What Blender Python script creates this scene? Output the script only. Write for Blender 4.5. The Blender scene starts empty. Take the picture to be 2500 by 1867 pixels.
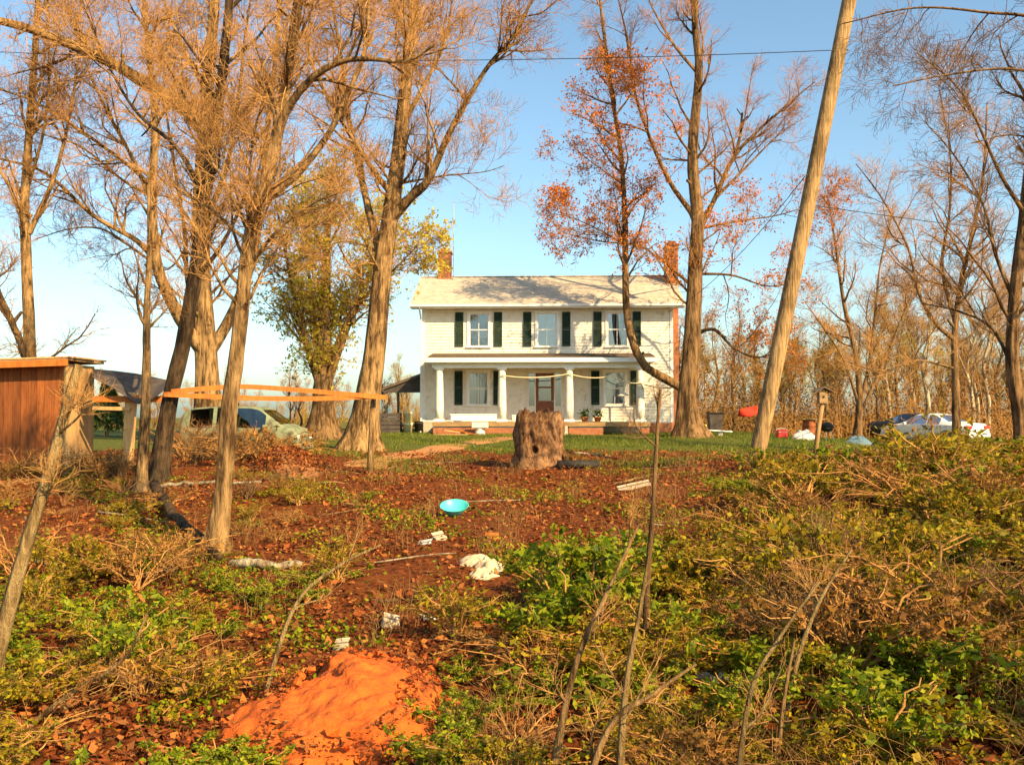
import bpy, math, random
import numpy as np
from mathutils import Vector, Matrix

random.seed(7)
rng = np.random.default_rng(11)
scene = bpy.context.scene
COL = scene.collection
PI = math.pi

# ------------------------------------------------------------------ camera
F = 2255.0                      # focal length in photograph pixels
CAMZ = 1.05
PITCH = math.atan((1005 - 933.5) / F)
cam_d = bpy.data.cameras.new('camera')
cam_d.sensor_width = 36.0
cam_d.lens = 36.0 * F / 2500.0
cam_d.clip_start = 0.05
cam_d.clip_end = 3000
cam = bpy.data.objects.new('camera', cam_d)
cam.location = (0, 0, CAMZ)
cam.rotation_euler = (PI / 2 + PITCH, 0, 0)
COL.objects.link(cam)
scene.camera = cam

# ------------------------------------------------------------------ world, sun, exposure
SUN_EL, SUN_AZ = math.radians(34), math.radians(136)
world = bpy.data.worlds.new('World')
scene.world = world
world.use_nodes = True
wn = world.node_tree
bgn = wn.nodes['Background']
sky = wn.nodes.new('ShaderNodeTexSky')
sky.sky_type = 'NISHITA'
sky.sun_disc = False
sky.sun_elevation = SUN_EL
sky.sun_rotation = SUN_AZ
sky.altitude = 100
sky.air_density = 1.0
sky.dust_density = 1.6
sky.ozone_density = 0.8
tint = wn.nodes.new('ShaderNodeMixRGB'); tint.blend_type = 'MULTIPLY'; tint.inputs[0].default_value = 1.0
tint.inputs[2].default_value = (0.86, 1.0, 0.97, 1)
wn.links.new(sky.outputs[0], tint.inputs[1]); wn.links.new(tint.outputs[0], bgn.inputs[0])
bgn.inputs[1].default_value = 0.11
sun_d = bpy.data.lights.new('sun', 'SUN')
sun_d.energy = 5.0
sun_d.angle = math.radians(0.55)
sun_d.color = (1.0, 0.71, 0.36)
sun = bpy.data.objects.new('sun', sun_d)
SUNV = Vector((math.sin(SUN_AZ) * math.cos(SUN_EL), math.cos(SUN_AZ) * math.cos(SUN_EL), math.sin(SUN_EL)))
sun.rotation_euler = (-SUNV).to_track_quat('-Z', 'Y').to_euler()
sun.location = SUNV * 60
COL.objects.link(sun)
scene.view_settings.view_transform = 'Standard'
scene.view_settings.look = 'None'
scene.view_settings.exposure = 1.1
scene.view_settings.gamma = 1.0
scene.render.engine = 'CYCLES'
scene.cycles.max_bounces = 6
scene.cycles.transparent_max_bounces = 12
scene.cycles.use_denoising = True

# ------------------------------------------------------------------ pixel <-> world
FW = Vector((0, math.cos(PITCH), math.sin(PITCH)))
UP = Vector((0, -math.sin(PITCH), math.cos(PITCH)))

def at(px, py, Y):
    d = FW + Vector((1, 0, 0)) * ((px - 1250) / F) + UP * (-(py - 933.5) / F)
    return Vector((0, 0, CAMZ)) + d * (Y / d.y)

def xat(px, Y):
    return (px - 1250) / F * Y

# ------------------------------------------------------------------ terrain height
_w = [(random.uniform(0.15, 1.6), random.uniform(0.15, 1.6), random.uniform(0, 6.28), random.uniform(0.4, 1)) for _ in range(14)]

def wob(x, y):
    s = 0
    for a, b, p, k in _w:
        s = s + k * np.sin(a * x + p) * np.sin(b * y + 1.7 * p) / (0.5 + a + b)
    return s

def sstep(a, b, v):
    t = np.clip((v - a) / (b - a), 0, 1)
    return t * t * (3 - 2 * t)

PY = [-40, 3, 5, 8, 12, 17, 24, 32, 41, 60, 80, 120, 300, 1500]
PZ = [-2.3, -2.15, -2.0, -1.75, -1.45, -1.0, -0.47, -0.22, 0, 0, -0.3, -1, -2, -4]

def height(x, y):
    x = np.asarray(x, float); y = np.asarray(y, float)
    z = np.interp(y, PY, PZ)
    z = z + 0.035 * wob(x, y) * (1 - sstep(20, 34, y)) * 2.2
    z = z + 0.55 * sstep(1.5, 6.5, x) * sstep(3, 9, y) * (1 - sstep(14, 30, y))
    z = z - 0.45 * sstep(10, 18, x) * sstep(26, 40, y)
    z = z - 5.0 * sstep(58, 105, y) * (1 - sstep(-2, 14, x))
    return z

def hz(x, y):
    return float(height(x, y))

def gp(px, Y, dz=0.0):
    x = xat(px, Y)
    return Vector((x, Y, hz(x, Y) + dz))

LMK = [((850, 8.6), 'by the orange clay mound'), ((524, 15), 'around the foot of the near leaning tree'), ((110, 24), 'in front of the plank shed'), ((600, 26), 'along the derelict green van'),
       ((1110, 17.6), 'near the turquoise bowl'), ((1180, 13.5), 'beside the cream paper bags'), ((1316, 25), 'near the broken stump'), ((1838, 24), 'at the foot of the leaning pole'), ((1984, 24), 'round the birdhouse post'),
       ((2300, 24), 'on the bank before the white sedan'), ((1575, 9.5), 'round the thin upright sapling'), ((2100, 9.8), 'along the long pale vine'), ((2230, 12.8), 'by the short curved vine'), ((-28, 9), 'at the foot of the pale leaning sapling'),
       ((1400, 10.8), 'in the bright green thicket'), ((2480, 17), 'under the dark tree past the sedan'), ((330, 13.2), 'by the tan fallen branch'), ((1330, 7.0), 'at the foot of the slender stems'), ((1850, 17), 'on the bank below the leaning pole'), ((450, 18), 'beside the dark rotten limb')]
def nearest(p, base):
    b = min(LMK, key=lambda l: (xat(*l[0]) - p[0]) ** 2 + (l[0][1] - p[1]) ** 2)
    return base + ' ' + b[1], b[1]

# ------------------------------------------------------------------ object helpers
def tag(o, label=None, cat=None, group=None, kind=None):
    if label: o['label'] = label
    if cat: o['category'] = cat
    if group: o['group'] = group
    if kind: o['kind'] = kind
    return o

def thing(name, label, cat, loc=(0, 0, 0), rz=0.0, group=None):
    o = bpy.data.objects.new(name, None)
    o.empty_display_size = 0.2
    o.location = loc
    o.rotation_euler = (0, 0, rz)
    COL.objects.link(o)
    return tag(o, label, cat, group)

def copy_tree(o, parent=None):
    c = o.copy()
    COL.objects.link(c)
    c.parent = parent
    for ch in o.children:
        copy_tree(ch, c)
    return c

def mesh_np(name, V, Q, smooth=False):
    V = np.asarray(V, np.float32); Q = np.asarray(Q, np.int32)
    me = bpy.data.meshes.new(name)
    k = Q.shape[1]
    me.vertices.add(len(V)); me.vertices.foreach_set('co', V.ravel())
    me.loops.add(Q.size); me.loops.foreach_set('vertex_index', Q.ravel())
    me.polygons.add(len(Q))
    me.polygons.foreach_set('loop_start', np.arange(0, Q.size, k, dtype=np.int32))
    me.polygons.foreach_set('loop_total', np.full(len(Q), k, np.int32))
    if smooth:
        me.polygons.foreach_set('use_smooth', np.ones(len(Q), bool))
    me.update(calc_edges=True)
    return me

def obj(name, me, m=None, parent=None):
    o = bpy.data.objects.new(name, me)
    if m is not None and len(me.materials) == 0:
        me.materials.append(m)
    COL.objects.link(o)
    o.parent = parent
    return o

class MB:
    def __init__(s):
        s.v = []; s.f = []
    def add(s, vs, fs, M=None):
        b = len(s.v)
        s.v += [tuple(M @ Vector(v)) if M is not None else tuple(v) for v in vs]
        s.f += [tuple(b + i for i in f) for f in fs]
        return s
    def box(s, x0, x1, y0, y1, z0, z1, M=None):
        vs = [(x0, y0, z0), (x1, y0, z0), (x1, y1, z0), (x0, y1, z0), (x0, y0, z1), (x1, y0, z1), (x1, y1, z1), (x0, y1, z1)]
        fs = [(0, 3, 2, 1), (4, 5, 6, 7), (0, 1, 5, 4), (1, 2, 6, 5), (2, 3, 7, 6), (3, 0, 4, 7)]
        return s.add(vs, fs, M)
    def bevbox(s, x0, x1, y0, y1, z0, z1, b=0.02, M=None):
        xs, ys, zs = (x0, x1), (y0, y1), (z0, z1)
        vs = []; idx = {}
        for i in (0, 1):
            for j in (0, 1):
                for k in (0, 1):
                    c = (xs[i], ys[j], zs[k]); d = (1 - 2 * i, 1 - 2 * j, 1 - 2 * k)
                    for a in range(3):
                        p = [c[q] + (d[q] * b if q != a else 0) for q in range(3)]
                        idx[(i, j, k, a)] = len(vs); vs.append(p)
        fs = []
        for a in range(3):
            o1, o2 = [(1, 2), (2, 0), (0, 1)][a]
            for side in (0, 1):
                q = []
                for u, w in ((0, 0), (1, 0), (1, 1), (0, 1)):
                    key = [0, 0, 0]; key[a] = side; key[o1] = u; key[o2] = w
                    q.append(idx[(*key, a)])
                fs.append(tuple(q if side else q[::-1]))
        for a in range(3):
            o1, o2 = [(1, 2), (2, 0), (0, 1)][a]
            for u in (0, 1):
                for w in (0, 1):
                    k0 = [0, 0, 0]; k1 = [0, 0, 0]
                    k0[o1] = k1[o1] = u; k0[o2] = k1[o2] = w; k1[a] = 1
                    fs.append((idx[(*k0, o1)], idx[(*k1, o1)], idx[(*k1, o2)], idx[(*k0, o2)]))
        for i in (0, 1):
            for j in (0, 1):
                for k in (0, 1):
                    fs.append((idx[(i, j, k, 0)], idx[(i, j, k, 1)], idx[(i, j, k, 2)]))
        return s.add(vs, fs, M)
    def prism(s, poly, y0, y1, M=None):
        """poly: list of (x,z); extruded along y"""
        n = len(poly)
        vs = [(x, y0, z) for x, z in poly] + [(x, y1, z) for x, z in poly]
        fs = [tuple(range(n)), tuple(range(2 * n - 1, n - 1, -1))]
        fs += [(i, n + i, n + (i + 1) % n, (i + 1) % n) for i in range(n)]
        return s.add(vs, fs, M)
    def lathe(s, prof, seg=20, M=None, cap=True):
        vs = []; fs = []
        n = len(prof)
        for r, z in prof:
            for k in range(seg):
                a = 2 * PI * k / seg
                vs.append((r * math.cos(a), r * math.sin(a), z))
        for i in range(n - 1):
            for k in range(seg):
                fs.append((i * seg + k, i * seg + (k + 1) % seg, (i + 1) * seg + (k + 1) % seg, (i + 1) * seg + k))
        if cap:
            fs.append(tuple(range(seg - 1, -1, -1)))
            fs.append(tuple((n - 1) * seg + k for k in range(seg)))
        return s.add(vs, fs, M)
    def tube(s, pts, r, seg=8):
        pts = np.array([tuple(p) for p in pts], float)[None]
        rr = np.array(r if hasattr(r, '__len__') else [r] * pts.shape[1], float)[None]
        V, Q = tubes(pts, rr, seg)
        s.add([tuple(v) for v in V], [tuple(q) for q in Q])
        n = pts.shape[1]; b = len(s.v) - len(V)
        s.f.append(tuple(b + k for k in range(seg - 1, -1, -1)))
        s.f.append(tuple(b + (n - 1) * seg + k for k in range(seg)))
        return s
    def mesh(s, name, smooth=False):
        me = bpy.data.meshes.new(name)
        me.from_pydata(s.v, [], s.f)
        if smooth:
            for p in me.polygons: p.use_smooth = True
        me.update()
        return me
    def build(s, name, m, parent=None, smooth=False):
        return obj(name, s.mesh(name, smooth), m, parent)

def tubes(P, R, sides, jitter=0.0):
    """P (M,N,3), R (M,N) -> verts, quads of open tubes"""
    M_, N, _ = P.shape
    T = np.gradient(P, axis=1)
    T /= np.linalg.norm(T, axis=2, keepdims=True) + 1e-9
    mean = P[:, -1] - P[:, 0]
    mean /= np.linalg.norm(mean, axis=1, keepdims=True) + 1e-9
    ref = np.where(np.abs(mean[:, 2:3]) > 0.75, np.array([[1.0, 0, 0]]), np.array([[0, 0, 1.0]]))
    ref = np.repeat(ref[:, None, :], N, axis=1)
    A = np.cross(T, ref); A /= np.linalg.norm(A, axis=2, keepdims=True) + 1e-9
    B = np.cross(T, A)
    ang = np.arange(sides) * 2 * PI / sides
    ca, sa = np.cos(ang), np.sin(ang)
    rr = R[:, :, None] * (1 + (jitter if isinstance(jitter, np.ndarray) else jitter * rng.uniform(-1, 1, (M_, N, sides))))
    V = P[:, :, None, :] + rr[..., None] * (A[:, :, None, :] * ca[None, None, :, None] + B[:, :, None, :] * sa[None, None, :, None])
    V = V.reshape(-1, 3)
    m, n, k = np.meshgrid(np.arange(M_), np.arange(N - 1), np.arange(sides), indexing='ij')
    k2 = (k + 1) % sides
    base = m * N * sides
    Q = np.stack([base + n * sides + k, base + n * sides + k2, base + (n + 1) * sides + k2, base + (n + 1) * sides + k], -1).reshape(-1, 4)
    return V, Q

def join_np(parts):
    Vs, Qs, b = [], [], 0
    for V, Q in parts:
        Vs.append(V); Qs.append(Q + b); b += len(V)
    return np.concatenate(Vs), np.concatenate(Qs)

def leaf_quads(C, size, flat=0.0, aspect=0.55, r=rng):
    """diamond leaves at points C, random orientation, flat=1 -> lying on ground"""
    n = len(C)
    a = r.normal(size=(n, 3)); a[:, 2] *= (1 - flat)
    a /= np.linalg.norm(a, axis=1, keepdims=True) + 1e-9
    b = r.normal(size=(n, 3)); b[:, 2] *= (1 - flat)
    b -= a * (a * b).sum(1, keepdims=True)
    b /= np.linalg.norm(b, axis=1, keepdims=True) + 1e-9
    nn = np.cross(a, b)
    s = size * r.uniform(0.6, 1.4, (n, 1)) if np.isscalar(size) else size[:, None]
    w = s * aspect
    fold = nn * s * r.uniform(-0.22, 0.3, (n, 1))
    V = np.stack([C - a * s, C + b * w + fold, C + a * s, C - b * w + fold], 1).reshape(-1, 3)
    Q = np.arange(4 * n).reshape(-1, 4)
    return V, Q

# ------------------------------------------------------------------ materials
def _nt(name):
    m = bpy.data.materials.new(name); m.use_nodes = True
    nt = m.node_tree
    return m, nt, nt.nodes['Principled BSDF']

def ramp(nt, fac, cols, pos=None):
    r = nt.nodes.new('ShaderNodeValToRGB')
    e = r.color_ramp.elements
    n = len(cols)
    pos = pos or [i / (n - 1) for i in range(n)]
    e[0].position = pos[0]; e[0].color = (*cols[0], 1)
    e[1].position = pos[-1]; e[1].color = (*cols[-1], 1)
    for i in range(1, n - 1):
        q = e.new(pos[i]); q.color = (*cols[i], 1)
    nt.links.new(fac, r.inputs[0])
    return r.outputs[0]

def noise(nt, scale, detail=5, rough=0.6, vec=None, coord='Object'):
    n = nt.nodes.new('ShaderNodeTexNoise')
    n.inputs['Scale'].default_value = scale
    n.inputs['Detail'].default_value = detail
    n.inputs['Roughness'].default_value = rough
    if vec is None:
        tc = nt.nodes.new('ShaderNodeTexCoord'); vec = tc.outputs[coord]
    nt.links.new(vec, n.inputs['Vector'])
    return n.outputs['Fac']

def mapping(nt, scale, coord='Object'):
    tc = nt.nodes.new('ShaderNodeTexCoord'); mp = nt.nodes.new('ShaderNodeMapping')
    mp.inputs['Scale'].default_value = scale
    nt.links.new(tc.outputs[coord], mp.inputs['Vector'])
    return mp.outputs[0]

def bump(nt, bsdf, fac, strength=0.4, dist=0.02):
    b = nt.nodes.new('ShaderNodeBump')
    b.inputs['Strength'].default_value = strength; b.inputs['Distance'].default_value = dist
    nt.links.new(fac, b.inputs['Height']); nt.links.new(b.outputs[0], bsdf.inputs['Normal'])

def mat(name, cols, scale=4.0, rough=0.8, *a_, rnd=0.0, **k_):
    m = mat0(name, cols, scale, rough, *a_, **k_)
    if rnd:
        nt = m.node_tree; b = nt.nodes['Principled BSDF']; l = b.inputs['Base Color'].links[0]; src = l.from_socket
        oi = nt.nodes.new('ShaderNodeObjectInfo'); mr = nt.nodes.new('ShaderNodeMapRange'); mr.inputs[3].default_value = 1 - rnd; mr.inputs[4].default_value = 1 + rnd * 0.5
        nt.links.new(oi.outputs['Random'], mr.inputs[0])
        hs = nt.nodes.new('ShaderNodeHueSaturation'); nt.links.new(mr.outputs[0], hs.inputs['Value']); nt.links.new(src, hs.inputs['Color']); nt.links.new(hs.outputs[0], b.inputs['Base Color'])
    return m

def mat0(name, cols, scale=4.0, rough=0.8, bmp=0.0, bscale=None, vec=None, metal=0.0, spec=0.3, pos=None, bdist=0.02):
    m, nt, b = _nt(name)
    v = mapping(nt, vec) if vec else None
    n = noise(nt, scale, vec=v)
    nt.links.new(ramp(nt, n, cols, pos or ([0.3, 0.7] if len(cols) == 2 else None)), b.inputs['Base Color'])
    b.inputs['Roughness'].default_value = rough
    b.inputs['Metallic'].default_value = metal
    b.inputs['Specular IOR Level'].default_value = spec
    if bmp:
        bump(nt, b, noise(nt, bscale or scale * 4, vec=v), bmp, bdist)
    return m

def leaf_mat(name, cols, trans=0.35, rough=0.6, pos=None):
    m, nt, b = _nt(name)
    g = nt.nodes.new('ShaderNodeNewGeometry')
    c = ramp(nt, g.outputs['Random Per Island'], cols, pos)
    b.inputs['Roughness'].default_value = rough
    b.inputs['Specular IOR Level'].default_value = 0.25
    nt.links.new(c, b.inputs['Base Color'])
    t = nt.nodes.new('ShaderNodeBsdfTranslucent'); nt.links.new(c, t.inputs[0])
    mx = nt.nodes.new('ShaderNodeMixShader'); mx.inputs[0].default_value = trans
    nt.links.new(b.outputs[0], mx.inputs[1]); nt.links.new(t.outputs[0], mx.inputs[2])
    nt.links.new(mx.outputs[0], nt.nodes['Material Output'].inputs[0])
    return m

def glass_mat(name, tint=(0.8, 0.85, 0.9), refl=0.12):
    m, nt, b = _nt(name)
    nt.nodes.remove(b)
    tr = nt.nodes.new('ShaderNodeBsdfTransparent'); tr.inputs[0].default_value = (*tint, 1)
    gl = nt.nodes.new('ShaderNodeBsdfGlossy'); gl.inputs['Roughness'].default_value = 0.03
    lw = nt.nodes.new('ShaderNodeFresnel'); lw.inputs[0].default_value = 1.5
    ad = nt.nodes.new('ShaderNodeMath'); ad.operation = 'ADD'; ad.inputs[1].default_value = refl
    nt.links.new(lw.outputs[0], ad.inputs[0])
    mx = nt.nodes.new('ShaderNodeMixShader')
    nt.links.new(ad.outputs[0], mx.inputs[0]); nt.links.new(tr.outputs[0], mx.inputs[1]); nt.links.new(gl.outputs[0], mx.inputs[2])
    nt.links.new(mx.outputs[0], nt.nodes['Material Output'].inputs[0])
    return m

def bark_mat(name, dark, light, vs=(4.5, 4.5, 0.8), st=1.0):
    m, nt, b = _nt(name)
    v = mapping(nt, vs)
    n = noise(nt, 1.6, 8, 0.7, v)
    big = noise(nt, 0.9, 3)
    ad = nt.nodes.new('ShaderNodeMath'); ad.operation = 'MULTIPLY_ADD'; ad.inputs[1].default_value = 0.5
    nt.links.new(big, ad.inputs[0]); nt.links.new(n, ad.inputs[2])
    nt.links.new(ramp(nt, ad.outputs[0], [dark, tuple((a + c) / 2 for a, c in zip(dark, light)), light], [0.65, 0.75, 0.86]), b.inputs['Base Color'])
    b.inputs['Roughness'].default_value = 0.9
    b.inputs['Specular IOR Level'].default_value = 0.15
    bump(nt, b, n, st, 0.16)
    return m

M = {}
M['bark_tan'] = bark_mat('bark_tan', (0.075, 0.04, 0.016), (0.44, 0.27, 0.11))
M['bark_dark'] = bark_mat('bark_dark', (0.025, 0.016, 0.009), (0.13, 0.08, 0.04))
M['bark_brown'] = bark_mat('bark_brown', (0.065, 0.036, 0.016), (0.30, 0.175, 0.075))
M['bark_pale'] = bark_mat('bark_pale', (0.22, 0.16, 0.09), (0.60, 0.50, 0.33))
M['bark_sapling'] = bark_mat('bark_sapling', (0.20, 0.12, 0.045), (0.52, 0.36, 0.15), (9, 9, 2))
M['twig'] = mat('twig', [(0.27, 0.13, 0.038), (0.56, 0.30, 0.09)], 3, 0.9)
M['twig_dark'] = mat('twig_dark', [(0.10, 0.052, 0.02), (0.26, 0.145, 0.055)], 3, 0.9)
M['twig_red'] = mat('twig_red', [(0.24, 0.105, 0.03), (0.50, 0.24, 0.07)], 3, 0.9)
M['wood_grey'] = mat('wood_grey', [(0.20, 0.12, 0.05), (0.42, 0.27, 0.12)], 3, 0.85, 0.4, 8, (1, 1, 12))
M['plank_orange'] = mat('plank_orange', [(0.34, 0.095, 0.014), (0.52, 0.165, 0.026)], 2.2, 0.75, 0.35, 9, (6, 6, 1.2))
M['plank_red'] = mat('plank_red', [(0.16, 0.045, 0.012), (0.36, 0.115, 0.025)], 2.0, 0.85, 0.5, 7, (6, 6, 0.8), rnd=0.45)
M['plank_tan'] = mat('plank_tan', [(0.36, 0.20, 0.075), (0.55, 0.34, 0.14)], 2.0, 0.85, 0.5, 7, (6, 6, 1), rnd=0.3)
M['white_paint'] = mat('white_paint', [(0.50, 0.42, 0.31), (0.72, 0.665, 0.56), (0.80, 0.755, 0.66)], 3.5, 0.6, 0.08, 30, pos=[0.30, 0.42, 0.7])
M['trim_white'] = mat('trim_white', [(0.74, 0.73, 0.70), (0.84, 0.83, 0.81)], 3, 0.5)
M['roof'] = mat('roof', [(0.40, 0.34, 0.265), (0.62, 0.54, 0.435)], 4, 0.9, 0.4, 40)
M['roof_brown'] = mat('roof_brown', [(0.085, 0.06, 0.042), (0.17, 0.125, 0.09)], 5, 0.9, 0.4, 40)
M['shutter'] = mat('shutter', [(0.012, 0.030, 0.020), (0.030, 0.055, 0.036)], 4, 0.6)
M['brick'] = mat('brick', [(0.30, 0.10, 0.045), (0.50, 0.20, 0.09)], 5, 0.9, 0.4, 30)
M['mortar'] = mat('mortar', [(0.42, 0.36, 0.28), (0.55, 0.48, 0.38)], 12, 0.95)
M['interior'] = mat('interior', [(0.20, 0.15, 0.11), (0.28, 0.21, 0.15)], 2, 0.9)
M['curtain'] = mat('curtain', [(0.60, 0.56, 0.48), (0.72, 0.68, 0.60)], 5, 0.9, 0.5, 14, (14, 1, 1))
M['blind'] = mat('blind', [(0.76, 0.72, 0.62), (0.82, 0.78, 0.68)], 5, 0.7)
M['door_red'] = mat('door_red', [(0.17, 0.06, 0.03), (0.26, 0.10, 0.05)], 4, 0.6)
M['glass'] = glass_mat('glass')
M['car_glass'] = glass_mat('car_glass', (0.20, 0.30, 0.33), 0.10)
M['black'] = mat('black', [(0.010, 0.009, 0.008), (0.03, 0.026, 0.022)], 4, 0.7)
M['rubber'] = mat('rubber', [(0.012, 0.012, 0.012), (0.03, 0.028, 0.026)], 8, 0.85)
M['metal'] = mat('metal', [(0.38, 0.37, 0.35), (0.55, 0.54, 0.52)], 6, 0.35, metal=0.9)
M['tarp_dark'] = mat('tarp_dark', [(0.045, 0.035, 0.03), (0.10, 0.08, 0.068)], 3, 0.7, 0.5, 6)
M['green_paint'] = mat('green_paint', [(0.06, 0.035, 0.02), (0.12, 0.12, 0.065), (0.17, 0.20, 0.115), (0.24, 0.265, 0.155)], 4.0, 0.75, 0.1, 20, pos=[0.34, 0.42, 0.5, 0.7])
M['car_white'] = mat('car_white', [(0.76, 0.74, 0.68), (0.82, 0.80, 0.75)], 2, 0.25, spec=0.5)
M['car_black'] = mat('car_black', [(0.010, 0.013, 0.015), (0.022, 0.026, 0.028)], 2, 0.22, spec=0.5)
M['lamp_red'] = mat('lamp_red', [(0.45, 0.02, 0.015), (0.55, 0.04, 0.03)], 5, 0.25, spec=0.6)
M['lamp_clear'] = mat('lamp_clear', [(0.75, 0.75, 0.72), (0.85, 0.85, 0.82)], 5, 0.15, spec=0.7)
M['turquoise'] = mat('turquoise', [(0.06, 0.55, 0.50), (0.10, 0.64, 0.57)], 4, 0.35, spec=0.5)
M['red_plastic'] = mat('red_plastic', [(0.62, 0.025, 0.02), (0.72, 0.05, 0.035)], 4, 0.4, spec=0.5)
M['red_cloth'] = mat('red_cloth', [(0.42, 0.012, 0.008), (0.60, 0.05, 0.012)], 4, 0.8)
M['white_plastic'] = mat('white_plastic', [(0.50, 0.45, 0.37), (0.74, 0.71, 0.65)], 5, 0.5)
M['paper'] = mat('paper', [(0.36, 0.28, 0.17), (0.58, 0.48, 0.33)], 6, 0.8, 0.5, 10)
M['rust'] = mat('rust', [(0.20, 0.05, 0.018), (0.38, 0.12, 0.04)], 6, 0.85, 0.5, 22)
M['yellow'] = mat('yellow', [(0.70, 0.48, 0.04), (0.80, 0.58, 0.08)], 4, 0.5)
M['cream'] = mat('cream', [(0.66, 0.56, 0.30), (0.76, 0.66, 0.40)], 5, 0.5)
M['blue_tarp'] = mat('blue_tarp', [(0.07, 0.13, 0.17), (0.14, 0.22, 0.27)], 3, 0.6, 0.5, 8)
M['clay'] = mat('clay', [(0.09, 0.026, 0.009), (0.38, 0.075, 0.010), (0.60, 0.125, 0.014), (0.74, 0.18, 0.022)], 4.0, 0.95, 0.9, 9, bdist=0.05)
M['stump'] = bark_mat('stump', (0.10, 0.045, 0.02), (0.40, 0.215, 0.10), (5, 5, 2.5), 1.0)
M['rope'] = mat('rope', [(0.62, 0.50, 0.30), (0.74, 0.62, 0.40)], 30, 0.9)
M['terracotta'] = mat('terracotta', [(0.28, 0.09, 0.04), (0.38, 0.14, 0.06)], 6, 0.85)
M['litter'] = leaf_mat('litter', [(0.06, 0.013, 0.004), (0.16, 0.036, 0.008), (0.28, 0.068, 0.012), (0.40, 0.15, 0.035), (0.12, 0.045, 0.014)], 0.15, 0.85)
M['leaf_orange'] = leaf_mat('leaf_orange', [(0.46, 0.10, 0.015), (0.64, 0.19, 0.022), (0.68, 0.27, 0.035), (0.40, 0.11, 0.02)], 0.35)
M['leaf_yg'] = leaf_mat('leaf_yg', [(0.42, 0.40, 0.045), (0.64, 0.56, 0.06), (0.70, 0.54, 0.08), (0.52, 0.38, 0.06)], 0.55)
M['leaf_green'] = leaf_mat('leaf_green', [(0.05, 0.08, 0.004), (0.14, 0.20, 0.006), (0.26, 0.31, 0.009), (0.36, 0.33, 0.012)], 0.4)
M['leaf_olive'] = leaf_mat('leaf_olive', [(0.08, 0.075, 0.005), (0.23, 0.20, 0.008), (0.44, 0.34, 0.012), (0.34, 0.16, 0.016)], 0.45)
M['leaf_brown'] = leaf_mat('leaf_brown', [(0.12, 0.05, 0.012), (0.27, 0.12, 0.024), (0.38, 0.175, 0.034), (0.16, 0.10, 0.018)], 0.3)
M['leaf_dark'] = leaf_mat('leaf_dark', [(0.02, 0.05, 0.012), (0.05, 0.09, 0.018), (0.09, 0.12, 0.025)], 0.25)
M['grass'] = leaf_mat('grass', [(0.06, 0.11, 0.012), (0.13, 0.17, 0.018), (0.26, 0.23, 0.03)], 0.35)

# ------------------------------------------------------------------ ground
def ground_material():
    m, nt, b = _nt('ground')
    tc = nt.nodes.new('ShaderNodeTexCoord'); P = tc.outputs['Object']
    sep = nt.nodes.new('ShaderNodeSeparateXYZ'); nt.links.new(P, sep.inputs[0])
    fine = noise(nt, 9, 8, 0.75, P); mid = noise(nt, 1.3, 6, 0.65, P); big = noise(nt, 0.35, 3, 0.5, P)
    litter = ramp(nt, fine, [(0.03, 0.008, 0.003), (0.10, 0.026, 0.007), (0.19, 0.055, 0.012), (0.27, 0.11, 0.03)], [0.3, 0.45, 0.58, 0.75])
    lawn = ramp(nt, noise(nt, 5, 8, 0.8, P), [(0.035, 0.05, 0.008), (0.09, 0.105, 0.014), (0.20, 0.17, 0.03)], [0.3, 0.5, 0.72])
    def math_(op, a, bb):
        n = nt.nodes.new('ShaderNodeMath'); n.operation = op
        for i, v in enumerate((a, bb)):
            if isinstance(v, (int, float)): n.inputs[i].default_value = v
            else: nt.links.new(v, n.inputs[i])
        n.use_clamp = op in ('MULTIPLY', 'SUBTRACT')
        return n.outputs[0]
    mr = nt.nodes.new('ShaderNodeMapRange'); mr.inputs[1].default_value = 25; mr.inputs[2].default_value = 33
    nt.links.new(sep.outputs[1], mr.inputs[0])
    s = math_('ADD', mr.outputs[0], math_('ADD', mid, big))
    mr2 = nt.nodes.new('ShaderNodeMapRange'); mr2.inputs[1].default_value = 1.42; mr2.inputs[2].default_value = 1.85
    nt.links.new(s, mr2.inputs[0])
    mx = nt.nodes.new('ShaderNodeMixRGB'); nt.links.new(mr2.outputs[0], mx.inputs[0]); nt.links.new(litter, mx.inputs[1]); nt.links.new(lawn, mx.inputs[2])
    nt.links.new(mx.outputs[0], b.inputs['Base Color'])
    b.inputs['Roughness'].default_value = 0.95; b.inputs['Specular IOR Level'].default_value = 0.1
    bump(nt, b, fine, 0.8, 0.06)
    return m

def axis(segs):
    out = []
    for a, b_, st in segs:
        out += list(np.arange(a, b_, st))
    return np.array(out + [segs[-1][1]])

gx = axis([(-600, -60, 30), (-60, -20, 2), (-20, 20, 0.28), (20, 60, 2), (60, 600, 30)])
gy = axis([(-30, 3, 3), (3, 28, 0.25), (28, 60, 0.6), (60, 120, 3), (120, 1500, 60)])
X, Y = np.meshgrid(gx, gy, indexing='ij')
Z = height(X, Y)
Z = Z + rng.normal(0, 0.018, Z.shape) * ((Y < 30) & (np.abs(X) < 20))
V = np.stack([X, Y, Z], -1).reshape(-1, 3)
ny = len(gy)
i, j = np.meshgrid(np.arange(len(gx) - 1), np.arange(ny - 1), indexing='ij')
Q = np.stack([i * ny + j, (i + 1) * ny + j, (i + 1) * ny + j + 1, i * ny + j + 1], -1).reshape(-1, 4)
tag(obj('ground', mesh_np('ground', V, Q, True), ground_material()), 'leaf strewn yard falling to a bank, patchy lawn by the house', 'ground', kind='structure')

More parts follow.
